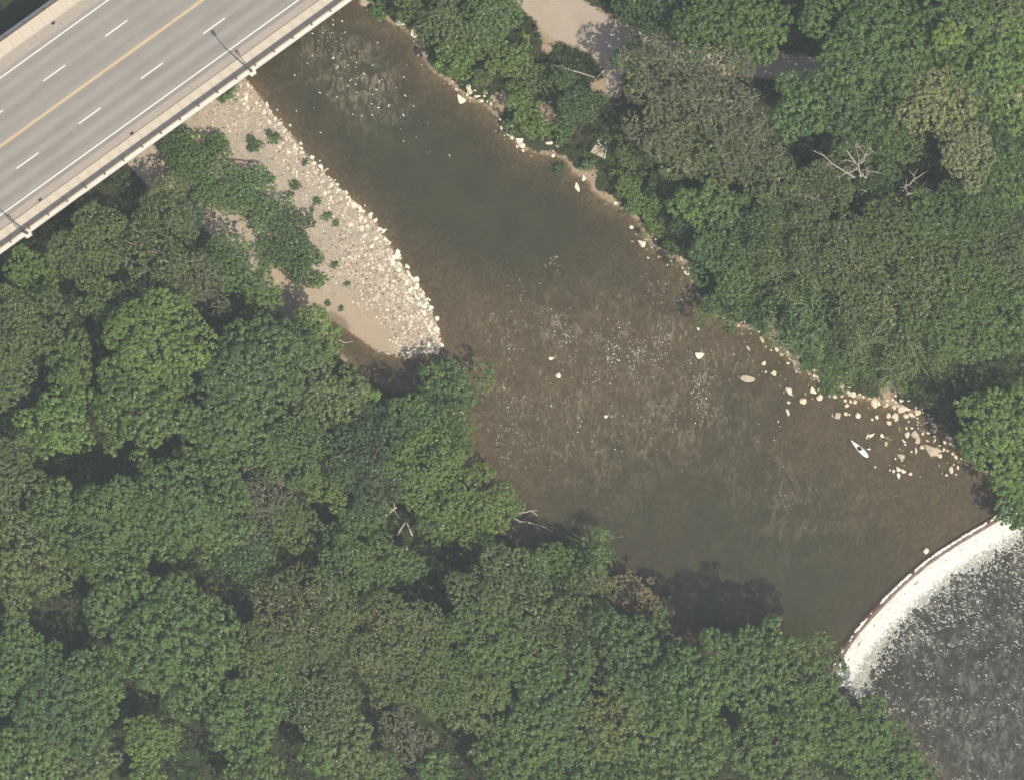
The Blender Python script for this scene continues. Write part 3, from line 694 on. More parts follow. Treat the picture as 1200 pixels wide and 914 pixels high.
# stones one can pick out
PICK = [(860 + 115 / s, 370 + 565 / s, 19, 8.5, -18, 'large tan kite shaped slab lying in the shallows left of the stones', SLABS),
        (860 + 562 / s, 370 + 462 / s, 15, 13, -20, 'largest rounded tan boulder at the water edge of the right bank', SLABS),
        (820.5, 415.5, 11, 9, 30, 'pale star shaped slab alone in the riffle left of the kite shaped slab', CREAM),
        (860 + 490 / s, 370 + 668 / s, 8, 8, 0, 'round cream boulder with a smaller stone leaning on its lower right', BOUL),
        (860 + 925 / s, 370 + 890 / s, 8, 8, 0, 'greyish round boulder left of the heap, with a sliver beside it', SLABS),
        (1000 + 40 / s, 440 + 357 / s, 6.5, 7, 0, 'single egg shaped cream stone above the kayak', CREAM),
        (1000 + 160 / s, 440 + 530 / s, 9.5, 5, 35, 'plump cream stone of the pair just right of the kayak bow', CREAM),
        (1000 + 125 / s, 440 + 535 / s, 2.5, 9, -22, 'thin splinter stone of the pair just right of the kayak bow', CREAM),
        (1000 + 263 / s, 440 + 538 / s, 6, 4.5, -25, 'cream stone with a thin stick reaching from its right side', CREAM),
        (1000 + 292 / s, 440 + 610 / s, 4.5, 6.5, 10, 'dull half sunken stone below the stone with the stick', SLABS),
        (1000 + 548 / s, 440 + 525 / s, 9, 10, 20, 'tall tan block in the middle of the stone heap, upper of two', SLABS),
        (1000 + 572 / s, 440 + 570 / s, 7, 11, 10, 'tall tan block in the middle of the stone heap, lower of two', SLABS),
        (1000 + 690 / s, 440 + 668 / s, 21, 12, -12, 'broad flat tan slab at the lower side of the stone heap', SLABS),
        (1000 + 562 / s, 440 + 670 / s, 3.2, 8.5, -5, 'upright pale finger of stone left of the broad flat slab', CREAM),
        (1000 + 420 / s, 440 + 722 / s, 10.5, 6.5, 0, 'oval tan boulder in the water below the stone heap with small stones at its foot', SLABS),
        (1000 + 870 / s, 440 + 840 / s, 5.5, 9, 5, 'blocky cream stone lowest on the right near the bright tree', BOUL),
        (1000 + 403 / s, 440 + 892 / s, 4, 8, 0, 'wedge shaped white stone pointing down, lowest of its cluster', CREAM),
        (1000 + 197 / s, 440 + 815 / s, 3, 3.4, 0, 'lone small white stone below the kayak stern', CREAM),
        (1085, 645, 7.5, 7.5, 0, 'lone round pinkish stone just upstream of the weir', CREAM),
        (647, 419.5, 8, 4.5, 25, 'bent cream stone in the middle of the riffle, upper of two', CREAM),
        (654, 440, 6.5, 6.5, 0, 'round cream stone in the middle of the riffle, lower of two', CREAM),
        (711, 487, 6.5, 4, 40, 'small cream stone right of the riffle pair', CREAM),
        (873, 683, 8, 7, 0, 'dark round stone just under the calm water', SLABS),
        (541, 116, 9, 12, 10, 'biggest white block standing in the water at the upper right bank', CREAM),
        (578, 116, 9.5, 9, 0, 'tan rounded block at the right end of the upper bank rocks', SLABS),
        (648, 182.5, 5.2, 5, 0, 'round white stone in the shallows beside the small point', CREAM),
        (648 - 4, 168, 10, 5, 20, 'flat white slab on the shore of the small point', CREAM),
        (676.5, 220, 6, 12, 15, 'long white rock standing off the shore below the outfall', CREAM),
        (684.5, 209, 4.5, 8, -10, 'narrow white rock at the shore below the outfall', CREAM),
        (753, 285, 8, 11, 30, 'largest white stone under the green bank in mid photo', CREAM),
        (740, 266.5, 6, 5, 30, 'white stone at the foot of the green bank, above the largest one', CREAM),
        (427, 3, 15, 11, 0, 'grey shore boulder beside the end of the bridge', SLABS), (470, 27, 13, 8, -15, 'pale shore boulder between the bridge end and the first bushes', CREAM), (485, 40, 8, 11, 20, 'pale shore boulder at the foot of the first bushes', CREAM)]
for px, py, w, h, r, lab, kit in PICK:
    if ('round' in lab or 'egg' in lab) and kit is CREAM: kit = ROUND
    o = stone(px, py, w, h, r, lab, None, 'boulder', kit)
    if 'under the calm' in lab: o.location.z = -.42
ZC = [(190, 150, 40, 60), (200, 185, 50, 40), (180, 205, 20, 24), (240, 172, 22, 20), (260, 215, 50, 24), (290, 250, 34, 30), (322, 190, 36, 34), (310, 215, 24, 22), (333, 258, 14, 20), (362, 273, 24, 24), (203, 232, 18, 16), (170, 95, 20, 30), (150, 130, 14, 14), (240, 120, 26, 24), (415, 432, 14, 20), (440, 460, 24, 36), (403, 485, 26, 14), (430, 395, 20, 24), (460, 415, 30, 30), (462, 515, 20, 18), (435, 510, 10, 16), (465, 546, 14, 10), (500, 500, 40, 36), (520, 530, 30, 40), (585, 550, 60, 50), (600, 590, 60, 50), (605, 630, 30, 24), (565, 600, 24, 24), (870, 600, 28, 30), (838, 637, 14, 14), (797, 662, 12, 10)]
for zx, zy, w, h in ZC:
    stone(520 + zx / 6.53, 80 + zy / 6.53, w / 6.53, h / 6.53, random.uniform(-30, 30), ('cream stone beside the biggest white block on the upper right bank' if zx < 400 else 'cream stone in the rubble under the bright shrub of the small point' if zx < 700 else 'cream stone on the shore of the small point'), 'stones on the upper right bank', 'stone', BOUL + CREAM)
ZD = [(66, 268, 14, 14), (126, 405, 10, 10), (182, 463, 10, 10), (220, 460, 8, 12), (263, 478, 12, 12), (250, 490, 8, 10), (320, 518, 18, 24), (38, 685, 8, 6), (360, 718, 12, 12), (480, 662, 26, 12), (300, 470, 7, 7), (140, 380, 8, 7)]
for zx, zy, w, h in ZD:
    stone(700 + zx / 3.047, 150 + zy / 3.047, w / 3.047, h / 3.047, random.uniform(-30, 30), 'small white stone along the foot of the green bank in mid photo', 'stones under the green bank', 'stone', CREAM)
# cobbles at the edge of the gravel bar
EDGE = dense(w_poly([(286, 92), (300, 108), (332, 150), (366, 190), (402, 226), (440, 262), (456, 288), (470, 312), (496, 346), (512, 384), (517, 402), (508, 416)]), 900)
EN = offset_line(EDGE, 1.0) - EDGE
if sdist(*[np.array([v]) for v in (EDGE[400] + EN[400])], RIVER)[0] < 0: EN = -EN
COB = [stone_mesh('cobble', 400 + i, .5, 9, M_white_st) for i in range(6)]
for k in range(170):
    u = random.random() ** .8; i = min(899, int(u * 899))
    p = EDGE[i] + EN[i] * (random.uniform(-.4, 1.0) if random.random() < .55 else random.uniform(-1.0, 2.6))
    o = link('cobble', random.choice(COB)); q = random.uniform(.10, .30) * (1.15 if u > .45 else .95)
    o.scale = (q * random.uniform(.9, 1.5), q, q * .8); o.rotation_euler = (random.uniform(-.3, .3), random.uniform(-.3, .3), random.uniform(0, 6.28))
    o.location = (p[0], p[1], max(tz(p[0], p[1]), -.05) + q * .25)
    tag(o, ('larger' if q > .21 else 'smaller') + ' pale cobble edging the gravel bar ' + ('near the bridge' if u < .3 else 'halfway along its river side' if u < .65 else 'towards its downstream tip'), 'stone', 'cobbles edging the gravel bar')
# loose gravel: uncountable
def gravel(name, xy, size, mat, label, sink=.1):
    n = len(xy)
    base = []
    for k in range(6):
        r = np.random.default_rng(900 + k)
        v = np.array([(1, 0, 0), (.31, .95, 0), (-.81, .59, 0), (-.81, -.59, 0), (.31, -.95, 0), (.45, .3, .75), (-.5, .1, .8), (.1, -.5, .7)]) * r.uniform(.75, 1.25, (8, 1))
        base.append(v)
    Fb = np.array([(0, 1, 5), (1, 6, 5), (1, 2, 6), (2, 3, 6), (3, 7, 6), (3, 4, 7), (4, 0, 7), (0, 5, 7), (5, 6, 7)])
    Vb = np.array(base)[RNG.integers(0, 6, n)]
    Vb = Vb * (size[:, None] * np.stack([RNG.uniform(.9, 1.5, n), np.ones(n), RNG.uniform(.5, .9, n)], 1))[:, None, :]
    a = RNG.random(n) * 6.283; c, s_ = np.cos(a)[:, None], np.sin(a)[:, None]
    Vb = np.stack([Vb[..., 0] * c - Vb[..., 1] * s_, Vb[..., 0] * s_ + Vb[..., 1] * c, Vb[..., 2]], -1)
    z = terr(xy[:, 0], xy[:, 1]) + .03 - size * sink
    Vb = Vb + np.stack([xy[:, 0], xy[:, 1], z], 1)[:, None, :]
    F = (Fb[None] + (np.arange(n) * 8)[:, None, None]).reshape(-1, 3)
    me = np_mesh(name, Vb.reshape(-1, 3), F)
    return tag(link(name, me, mat), kind='stuff', label=label)
def pebble_mat(name, stops):
    t = NT(name); g = t.n.new('ShaderNodeNewGeometry')
    c = t.ramp(g.outputs['Random Per Island'], stops)
    return t.done(t.bsdf(c, .9, t.bump(t.noise(8, 3), .3, .03), .2))
M_peb = pebble_mat('pale_pebbles', [(0, (.17, .135, .095)), (.35, (.36, .30, .225)), (.7, (.47, .40, .305)), (1, (.66, .58, .46))])
M_peb2 = pebble_mat('tan_pebbles', [(0, (.13, .105, .08)), (.4, (.28, .23, .175)), (1, (.42, .355, .275))])
n = 64000
x, y = scatter(n, 150, 520, 60, 425)
db = sdist(x, y, BAR); dr = sdist(x, y, RIVER)
sd = np.clip(blobs(x, y, SAND + MUD), 0, 1); clus = fbm(x, y, 2.4, 60)
coarse = np.exp(-(dr / 2.6) ** 2) + blobs(x, y, [(470, 360, 40, .9), (440, 330, 40, .7), (270, 130, 24, .7), (410, 300, 30, .5)])
ok = (db < .15) & (dr > -.25) & (RNG.random(n) > sd * 1.05) & (RNG.random(n) < .25 + .5 * coarse + .5 * (clus - .4))
xy = np.stack([x, y], 1)[ok]; cz = np.clip(coarse[ok], 0, 1.2)
size = (.045 + .15 * RNG.random(len(xy)) ** 2.6) * (.72 + .42 * cz)
lgt = RNG.random(len(xy)) < .35 + .5 * cz
gravel('pale_gravel', xy[lgt], size[lgt], M_peb, 'pale cobbles and pebbles covering the gravel bar')
gravel('tan_gravel', xy[~lgt], size[~lgt], M_peb2, 'small tan pebbles covering the gravel bar')
# stones of the river bed, seen through the shallows
x, y = scatter(11000, 500, 1180, 190, 640)
ok = (sdist(x, y, RIVER) < -.4) & (weir_side(x, y) < -1.5) & (fbm(x, y, 4.5, 70) > .5)
xy = np.stack([x, y], 1)[ok]
gravel('bed_stones', xy, .08 + .26 * RNG.random(len(xy)) ** 3, pebble_mat('brown_bed_stones', [(0, (.09, .068, .043)), (.6, (.20, .152, .098)), (1, (.36, .29, .20))]), 'brown stones on the river bed', .75)
# rubble among the heap on the right bank
x, y = scatter(5200, 860, 1150, 365, 560)
dr = sdist(x, y, RIVER); ok = (np.abs(dr + .3) < .55 + 1.2 * blobs(x, y, [(1055, 485, 30, 1), (1090, 520, 30, .8), (980, 440, 20, .4)])) & (RNG.random(len(x)) < .28 * (fbm(x, y, 1.3, 77) > .47))
xy = np.stack([x, y], 1)[ok]
x, y = scatter(9000, 425, 830, -5, 340); dr = sdist(x, y, RIVER)
ok = (dr > -.7) & (dr < .9) & (x - y * .2 > W(420, 0)[0] - 12) & (RNG.random(len(x)) < .42 * (fbm(x, y, 2.0, 79) > .5)) & (sdist(x, y, BAR) > 3)
ok &= (x + .9 * y > -.5)
xy = np.concatenate([xy, np.stack([x, y], 1)[ok]])
gravel('bank_rubble', xy, .05 + .13 * RNG.random(len(xy)) ** 1.5, M_peb, 'small cream rubble along the right bank', -.3)

# ---------------------------------------------------------------- logs and dead wood
def wood_mat(name, col):
    t = NT(name); m = t.mapping((1, 1, 1)); f = t.noise(4, 5, .65)
    c = t.ramp(f, [(.3, tuple(v * .6 for v in col)), (.7, col)])
    return t.done(t.bsdf(c, .9, t.bump(t.noise(20, 3), .5, .03), .2))
M_drift = wood_mat('bleached_wood', (.52, .44, .36)); M_log = wood_mat('dark_wet_wood', (.16, .10, .07)); M_bark = wood_mat('grey_brown_bark', (.16, .13, .10)); M_pbark = wood_mat('pale_bark', (.42, .37, .29)); M_deadw = wood_mat('silver_dead_wood', (.46, .41, .335))
def wpts(P, zs): return [(*W(a, b, z_), z_) for (a, b), z_ in zip(P, zs)]
def log(name, P, zs, rad, mat, label, twigs=(), cat='log'):
    pts = wpts(P, zs); c = pts[0]
    root = empty(name, (c[0], c[1], c[2]))
    loc = lambda q: (q[0] - c[0], q[1] - c[1], q[2] - c[2])
    n = len(pts); rr = [rad * (1 - .55 * i / max(1, n - 1)) for i in range(n)]
    MB().tube([loc(q) for q in pts], rr, 8).build('trunk', mat, root)
    for tp, tzs, tr in twigs:
        q = wpts(tp, tzs); k = len(q)
        MB().tube([loc(v) for v in q], [tr * (1 - .6 * i / max(1, k - 1)) for i in range(k)], 5).build('branch', mat, root)
    return tag(root, label, cat)
g = lambda a, b, dz=.15: tz(*W(a, b)) + dz
log('fallen_log', [(264, 187), (280, 188), (297, 190)], [g(264, 187, .3), g(280, 188, .25), g(297, 190, .12)], .13, M_log, 'thin dark log lying on the gravel bar between two large shrubs')
log('driftwood', [(370, 262), (380, 270), (389, 277)], [g(370, 262), g(380, 270), g(389, 277)], .09, M_drift, 'bleached driftwood branch on the gravel beside small green tufts', [([(380, 270), (384, 279)], [g(380, 270), g(384, 279)], .05), ([(380, 270), (389, 271)], [g(380, 270), g(389, 271)], .04)])
log('fallen_log', [(439, 611), (452, 603), (465, 594)], [3.4, 3.5, 3.7], .22, M_drift, 'pale fallen log in the small gap among trees left of the river', [([(460, 597), (455, 592), (449, 585)], [3.6, 3.9, 4.2], .07), ([(463, 595), (461, 588)], [3.7, 4.4], .08), ([(462, 598), (468, 607)], [3.6, 3.5], .05)])
log('fallen_log', [(466, 626), (470, 619), (475, 612)], [3.2, 3.8, 4.4], .17, M_drift, 'left leg of the pale V of broken trunks among trees left of the river')
log('fallen_log', [(483, 627), (480, 620), (477, 613)], [3.2, 3.8, 4.3], .15, M_drift, 'right leg of the pale V of broken trunks among trees left of the river')
log('fallen_log', [(646, 76), (660, 80), (678, 85), (697, 91)], [2.9, 3.1, 3.2, 3.3], .14, M_drift, 'slim pale fallen trunk lying below the edge of the footpath')
log('fallen_log', [(699, 92), (706, 85), (713, 78)], [3.0, 3.0, 3.0], .10, M_drift, 'short pale pole lying across the end of the path spur')
log('snag', [(592, 612), (600, 604), (609, 611), (620, 612), (631, 615)], [1.2, 1.6, 1.4, 1.1, .6], .17, M_drift, 'forked dead snag leaning out over the dark water from the left bank', [([(600, 604), (604, 601), (616, 600), (622, 598), (630, 604)], [1.6, 1.7, 1.6, 1.4, 1.2], .11), ([(619, 599), (625, 598), (631, 598)], [1.5, 1.4, 1.3], .06), ([(595, 610), (604, 621)], [1.3, .8], .06), ([(600, 605), (593, 618)], [1.5, .9], .06), ([(631, 615), (640, 618), (650, 625)], [.6, .4, .2], .05)], 'dead tree')
log('fallen_log', [(322, 563), (332, 566)], [3.4, 3.6], .16, M_drift, 'short bleached log in a hole between the crowns left of the river')
log('stick', [(1000 + 285 / s, 440 + 545 / s), (1000 + 345 / s, 440 + 578 / s)], [.16, .05], .05, M_drift, 'thin stick leaning on a stone right of the kayak', (), 'stick')
log('fallen_log', [(396, 398), (404, 402), (414, 400)], [.15, .12, .1], .07, M_drift, 'pale branch lying in the dark backwater behind the gravel bar')
def dz_(L, zt): return [zt] * len(L)
def dead_tree(P0, base, lines, label, rad=.17, zt=9.0):
    """lines in photo pixels, first is the leader"""
    bx, by = W(base[0], base[1], zt * .8); bz = tz(bx, by)
    root = empty('dead_tree', (bx, by, bz))
    top = W(base[0], base[1], zt)
    MB().tube([(0, 0, -.3), (.05, .05, (zt - bz) * .5), (top[0] - bx, top[1] - by, zt - bz)], [rad * 1.6, rad * 1.3, rad], 8).build('trunk', M_pbark, root)
    for i, L in enumerate(lines):
        n = len(L); q = []
        for k, (a, b) in enumerate(L):
            z_ = zt + .35 * k + random.uniform(-.2, .5); wx, wy = W(P0[0] + a / 7.5, P0[1] + b / 7.5, z_); q.append((wx - bx, wy - by, z_ - bz))
        r0 = rad * (.62 if i < 3 else .42)
        mb = MB().tube(q, [r0 * .8 * (1 - .7 * k / max(1, n - 1)) for k in range(n)], 5)
        br = mb.build('branch', M_deadw, root)
        tw = MB(); rr_ = random.Random(i * 7 + n)
        for k in range(n - 1):
            for _ in range(3):
                a_ = Vector(q[k]).lerp(Vector(q[k + 1]), rr_.random()); d_ = Vector((rr_.uniform(-1, 1), rr_.uniform(-1, 1), rr_.uniform(0, .4))).normalized() + (Vector(q[k + 1]) - Vector(q[k])).normalized() * .7
                m_ = a_ + d_ * rr_.uniform(.25, .5); tw.tube([a_, m_, m_ + (d_ + Vector((rr_.uniform(-.5, .5), rr_.uniform(-.5, .5), 0))) * rr_.uniform(.2, .5)], [.035, .025, .012], 3, False)
        tag(tw.build('twigs', M_deadw, br), kind='stuff')
    return tag(root, label, 'dead tree')
O = (930, 150)
dead_tree(O, (1009, 206), [[(540, 440), (470, 400), (340, 315), (270, 250), (170, 200)], [(640, 450), (580, 390), (570, 330), (620, 290), (625, 230)], [(575, 325), (520, 280), (460, 190), (430, 100)], [(570, 330), (575, 280), (545, 150)], [(560, 365), (470, 400), (390, 440)], [(570, 325), (520, 300), (450, 280)], [(545, 170), (560, 155), (630, 160), (710, 210)], [(620, 260), (600, 190), (540, 150)], [(640, 450), (640, 380), (760, 395)], [(340, 315), (300, 320), (290, 360)], [(620, 240), (680, 225)], [(640, 560), (590, 540)]], 'bleached dead tree with wide forking branches in the wood right of the river', .2, 12.6)
dead_tree(O, (1064, 228), [[(1005, 590), (980, 510), (965, 560)], [(1005, 590), (1050, 570), (1100, 555), (1170, 530)], [(980, 510), (1020, 500), (1060, 450), (1120, 420)], [(1020, 510), (1080, 545), (1050, 570)], [(1100, 555), (1100, 600)], [(1060, 450), (1060, 410)]], 'small white dead tree with hooked branches right of the large dead one', .24, 12.6)
dead_tree(O, (1062, 188), [[(970, 265), (1100, 180), (1135, 80)], [(1100, 180), (1060, 190)]], 'single curved bare branch between the pale yellow trees and the dead tree', .12, 12.8)
dead_tree(O, (950, 232), [[(95, 580), (150, 620), (215, 645)], [(120, 690), (180, 650)], [(100, 600), (110, 640)]], 'short bare branches showing in the crown below the big dead tree', .14, 12.6)

# ---------------------------------------------------------------- kayak and paddle
M_kayak = plain('white_plastic_hull', (.84, .86, .88), .05, 3, .35, 0, .5); M_black = plain('dark_cockpit', (.02, .022, .025), .3, 6, .6, .1)
bow = Vector((*W(997, 515.5), 0)); stern = Vector((*W(1017.2, 535.5), 0)); kc = (bow + stern) / 2; kd = bow - stern; KL = kd.length / 2
kay = empty('kayak', (kc.x, kc.y, -.04), math.atan2(kd.y, kd.x))
secs = [(-1, .02, .16), (-.93, .16, .20), (-.75, .27, .23), (-.45, .33, .24), (-.1, .34, .24), (.25, .28, .24), (.55, .19, .25), (.8, .10, .27), (.93, .07, .30), (1, .015, .32)]
V_, F_ = [], []; ns = 10
for sx_, hw, top_ in secs:
    for k in range(ns):
        a = 2 * math.pi * k / ns; c_, s_ = math.cos(a), math.sin(a)
        V_.append((sx_ * KL, hw * c_, (.1 + (top_ - .1) * max(s_, 0) * 1.0) + min(s_, 0) * .2))
for i in range(len(secs) - 1):
    for k in range(ns): F_.append((i * ns + k, i * ns + (k + 1) % ns, (i + 1) * ns + (k + 1) % ns, (i + 1) * ns + k))
me = np_mesh('hull', V_, F_, True); link('hull', me, M_kayak, kay)
MB().prism([(.30 * math.cos(a) + .02, .21 * math.sin(a)) for a in [i * 6.283 / 14 for i in range(14)]], .18, .262).build('cockpit', M_black, kay)
MB().tube([(.32 * math.cos(a) + .02, .225 * math.sin(a), .258) for a in [i * 6.283 / 18 for i in range(19)]], [.022] * 19, 5).build('coaming', M_black, kay)
MB().box(-.26, -.06, -.17, .17, .24, .42).build('seat', M_black, kay, .03)
MB().box(-.02 * KL - .9, -.02 * KL - .75, -.05, .05, .245, .30).build('hatch', M_black, kay, .01)
tag(kay, 'white kayak with dark open cockpit floating left of the stone heap', 'kayak')
px0, py0 = W(1012, 526.5)
pad = empty('paddle', (px0, py0, .27), math.radians(4))
MB().tube([(-.45, 0, 0), (.5, 0, .0)], [.02, .02], 6).build('shaft', M_drift, pad)
MB().prism([(.45, -.03), (.62, -.09), (.8, -.07), (.84, 0), (.8, .07), (.62, .09), (.45, .03)], -.012, .012).build('blade', M_kayak, pad)
tag(pad, 'pale paddle lying across the rear of the white kayak', 'paddle')

# ---------------------------------------------------------------- storm outfall on the right bank
fx0, fy0 = W(705.5, 166, 1.6); oz = 1.55
of = empty('outfall', (fx0, fy0, oz - .4), math.radians(-12))
rg = MB(); m_ = 16
for r0, z0, z1 in ((.55, 0, .62),):
    pts_o = [(r0 * math.cos(6.283 * k / m_), r0 * math.sin(6.283 * k / m_)) for k in range(m_)]; pts_i = [(.68 * a, .68 * b) for a, b in pts_o]
    b0 = len(rg.v); rg.v += [(a, b, z1) for a, b in pts_o] + [(a, b, z1) for a, b in pts_i] + [(a, b, z0) for a, b in pts_o] + [(a, b, z0) for a, b in pts_i]
    for k in range(m_):
        j = (k + 1) % m_
        rg.f += [(b0 + k, b0 + j, b0 + m_ + j, b0 + m_ + k), (b0 + 2 * m_ + k, b0 + 2 * m_ + j, b0 + j, b0 + k), (b0 + m_ + k, b0 + m_ + j, b0 + 3 * m_ + j, b0 + 3 * m_ + k)]
rg.build('rim', M_ledge, of)
MB().prism([(.36 * math.cos(6.283 * k / 14), .36 * math.sin(6.283 * k / 14)) for k in range(14)], 0, .06).build('opening', M_black, of)
MB().prism([(-.62, -.35), (.5, -.45), (.55, -1.95), (-1.15, -1.55)], .02, .34).build('apron', M_slab, of, .04)
MB().box(.62, .80, -2.0, -.3, 0, .45).build('wing_wall', M_ledge, of, .03)
tag(of, 'round concrete outfall with tan sloping apron on the right bank', 'outfall')
# ---------------------------------------------------------------- foliage
def leaf_mat(name, rough=.6):
    t = NT(name)
    oi = t.n.new('ShaderNodeObjectInfo'); ge = t.n.new('ShaderNodeNewGeometry')
    big = t.noise(.55, 3, .6)
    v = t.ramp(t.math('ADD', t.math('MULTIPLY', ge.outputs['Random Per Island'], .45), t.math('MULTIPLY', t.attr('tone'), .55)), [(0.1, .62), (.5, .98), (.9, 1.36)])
    c = t.mix(1.0, oi.outputs['Color'], v, 'MULTIPLY')
    c = t.mix(t.ramp(big, [(.35, 0.0), (.7, .45)]), c, t.mix(1.0, c, (1.25, 1.12, .75), 'MULTIPLY'))
    d = t.n.new('ShaderNodeBsdfDiffuse'); t.l.new(c, d.inputs[0])
    tl = t.n.new('ShaderNodeBsdfTranslucent'); t.l.new(t.mix(1.0, c, (1.1, 1.2, .6), 'MULTIPLY'), tl.inputs[0])
    g = t.n.new('ShaderNodeBsdfGlossy'); g.inputs['Roughness'].default_value = .45; g.inputs[0].default_value = (1, 1, 1, 1)
    m1 = t.n.new('ShaderNodeMixShader'); m1.inputs[0].default_value = .22; t.l.new(d.outputs[0], m1.inputs[1]); t.l.new(tl.outputs[0], m1.inputs[2])
    m2 = t.n.new('ShaderNodeMixShader'); m2.inputs[0].default_value = .022; t.l.new(m1.outputs[0], m2.inputs[1]); t.l.new(g.outputs[0], m2.inputs[2])
    return t.done(m2.outputs[0])
M_leaf = leaf_mat('leaves')
def quads(P, N, L, Wd, D=None, rng=RNG):
    """leaf quads at P with normals N, length L, width Wd; D optional direction"""
    n = len(P)
    N = N / np.linalg.norm(N, axis=1, keepdims=True)
    R = rng.normal(size=(n, 3)) if D is None else D
    T = R - N * (R * N).sum(1, keepdims=True); T /= np.maximum(np.linalg.norm(T, axis=1, keepdims=True), 1e-6)
    B = np.cross(N, T)
    L = np.asarray(L)[:, None]; Wd = np.asarray(Wd)[:, None]
    bend = N * L * .18
    V = np.stack([P - T * L * .5 - bend * .5, P + B * Wd * .5, P + T * L * .5 - bend * .5, P - B * Wd * .5], 1)
    return V.reshape(-1, 3)
def qfaces(n): return np.arange(n * 4, dtype=np.int32).reshape(-1, 4)
SPEC = {'m': dict(cr=.36, nl=22, leaf=.23, den=2.6, zs=.6, gap=.22), 'f': dict(cr=.25, nl=16, leaf=.155, den=4.6, zs=.58, gap=.24),
        's': dict(cr=.28, nl=14, leaf=.135, den=3.6, zs=.70, gap=.28), 'w': dict(cr=.3, nl=12, leaf=.2, den=2.6, zs=.7, gap=.25),
        'b': dict(cr=.2, nl=12, leaf=.14, den=7.5, zs=.62, gap=.16)}
_cache = {}
def crown(kind, R, var):
    key = (kind, R, var)
    if key in _cache: return _cache[key]
    sp = SPEC[kind]; r = np.random.default_rng(abs(hash((ord(kind), int(R * 10), var))) % 99991)
    ph_ = r.uniform(0, 6.283, 3); env = lambda a: R * (1.0 + .17 * math.sin(2 * a + ph_[0]) + .13 * math.sin(3 * a + ph_[1]) + .10 * math.sin(5 * a + ph_[2]))
    nl = int(8 + R * 1.5); cs = [np.array([0, 0, 0.0])]; rs = [R * .52]
    for i in range(nl):
        a = 2 * math.pi * (i + r.uniform(-.45, .45)) / nl; rr = R * r.uniform(.16, .38)
        q = max(env(a) * r.uniform(.86, 1.06) - rr, .2 * R)
        cs.append(np.array([math.cos(a) * q, math.sin(a) * q, R * r.uniform(-.15, .22)])); rs.append(rr)
    for i in range(int(4 + R * .9)):
        a = r.uniform(0, 6.283); q = R * r.uniform(.1, .5)
        cs.append(np.array([math.cos(a) * q, math.sin(a) * q, R * r.uniform(.12, .42)])); rs.append(R * r.uniform(.18, .34))
    cs = np.array(cs); rs = np.array(rs); zs = sp['zs']
    P, N = [], []
    for c, q in zip(cs, rs):
        n = int(2 * math.pi * q * q * 1.35 * sp['den'])
        u = r.uniform(-.35, 1, n); a = r.uniform(0, 6.283, n); s_ = np.sqrt(1 - u * u)
        d = np.stack([s_ * np.cos(a), s_ * np.sin(a), u], 1)
        p = c + d * (q * r.uniform(.86, 1.04, n))[:, None]
        ins = np.zeros(n, bool)
        for c2, q2 in zip(cs, rs):
            if q2 == q and (c2 == c).all(): continue
            ins |= np.linalg.norm(p - c2, axis=1) < q2 * .88
        ok = ~ins
        P.append(p[ok]); N.append(d[ok])
    P = np.concatenate(P); N = np.concatenate(N)
    g = vnoise(P[:, 0] + P[:, 2], P[:, 1] + R * 3, .55 * max(1, R * .3), var + 5)
    ok = g > sp['gap'] + r.uniform(-.1, .1, len(g)); P, N = P[ok], N[ok]
    P[:, 2] *= zs
    k = sp['nl']; n = len(P); cr = sp['cr'] * r.uniform(.6, 1.5, n)
    if kind == 'w':
        # hanging sprays that run outwards
        out = P.copy(); out[:, 2] = 0; out /= np.maximum(np.linalg.norm(out, axis=1, keepdims=True), .05)
        ph = vnoise(P[:, 0], P[:, 1], 1.5, 4) * 5; c_, s_ = np.cos(ph - 2.5), np.sin(ph - 2.5)
        out = np.stack([out[:, 0] * c_ - out[:, 1] * s_, out[:, 0] * s_ + out[:, 1] * c_, np.full(n, -.5)], 1)
        tt = np.tile(np.linspace(0, 1, k), (n, 1)); Ln = r.uniform(.7, 1.6, n)[:, None]
        Q = P[:, None, :] + out[:, None, :] * (tt * Ln)[..., None] + r.normal(0, .06, (n, k, 3)); Q[..., 2] -= (tt ** 2 * Ln * .4)
        Nn = np.repeat(N[:, None, :], k, 1) * .6 + np.array([0, 0, .8]) + r.normal(0, .35, (n, k, 3))
        D = np.repeat(out[:, None, :], k, 1).reshape(-1, 3) + r.normal(0, .25, (n * k, 3))
        V = quads(Q.reshape(-1, 3), Nn.reshape(-1, 3), r.uniform(.22, .36, n * k), r.uniform(.07, .12, n * k), D, r)
        m = n * k
    else:
        d = r.normal(size=(n, k, 3)); d /= np.linalg.norm(d, axis=2, keepdims=True)
        up = N * .7 + np.array([0, 0, .55]); d = d + up[:, None, :] * .95; d /= np.linalg.norm(d, axis=2, keepdims=True)
        Q = P[:, None, :] + d * (cr[:, None] * r.uniform(.55, 1.0, (n, k)))[..., None]
        Nn = d * 1.1 + np.array([.12, -.1, .35]) + r.normal(0, .26, (n, k, 3)); Nn[..., 2] = np.abs(Nn[..., 2])
        m = n * k; sz = sp['leaf'] * r.uniform(.7, 1.25, m)
        V = quads(Q.reshape(-1, 3), Nn.reshape(-1, 3), sz, sz * r.uniform(.55, .8, m), None, r)
    # inner leaves that close the crown
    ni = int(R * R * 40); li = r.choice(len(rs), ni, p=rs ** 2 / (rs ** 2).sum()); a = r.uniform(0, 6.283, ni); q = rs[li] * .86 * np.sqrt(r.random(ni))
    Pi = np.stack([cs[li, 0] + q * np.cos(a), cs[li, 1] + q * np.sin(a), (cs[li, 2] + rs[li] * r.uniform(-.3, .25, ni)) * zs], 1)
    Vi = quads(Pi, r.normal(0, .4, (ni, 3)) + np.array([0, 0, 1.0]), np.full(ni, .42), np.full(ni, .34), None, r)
    if kind == 's': Vi = Vi[: len(Vi) // 8 * 4]
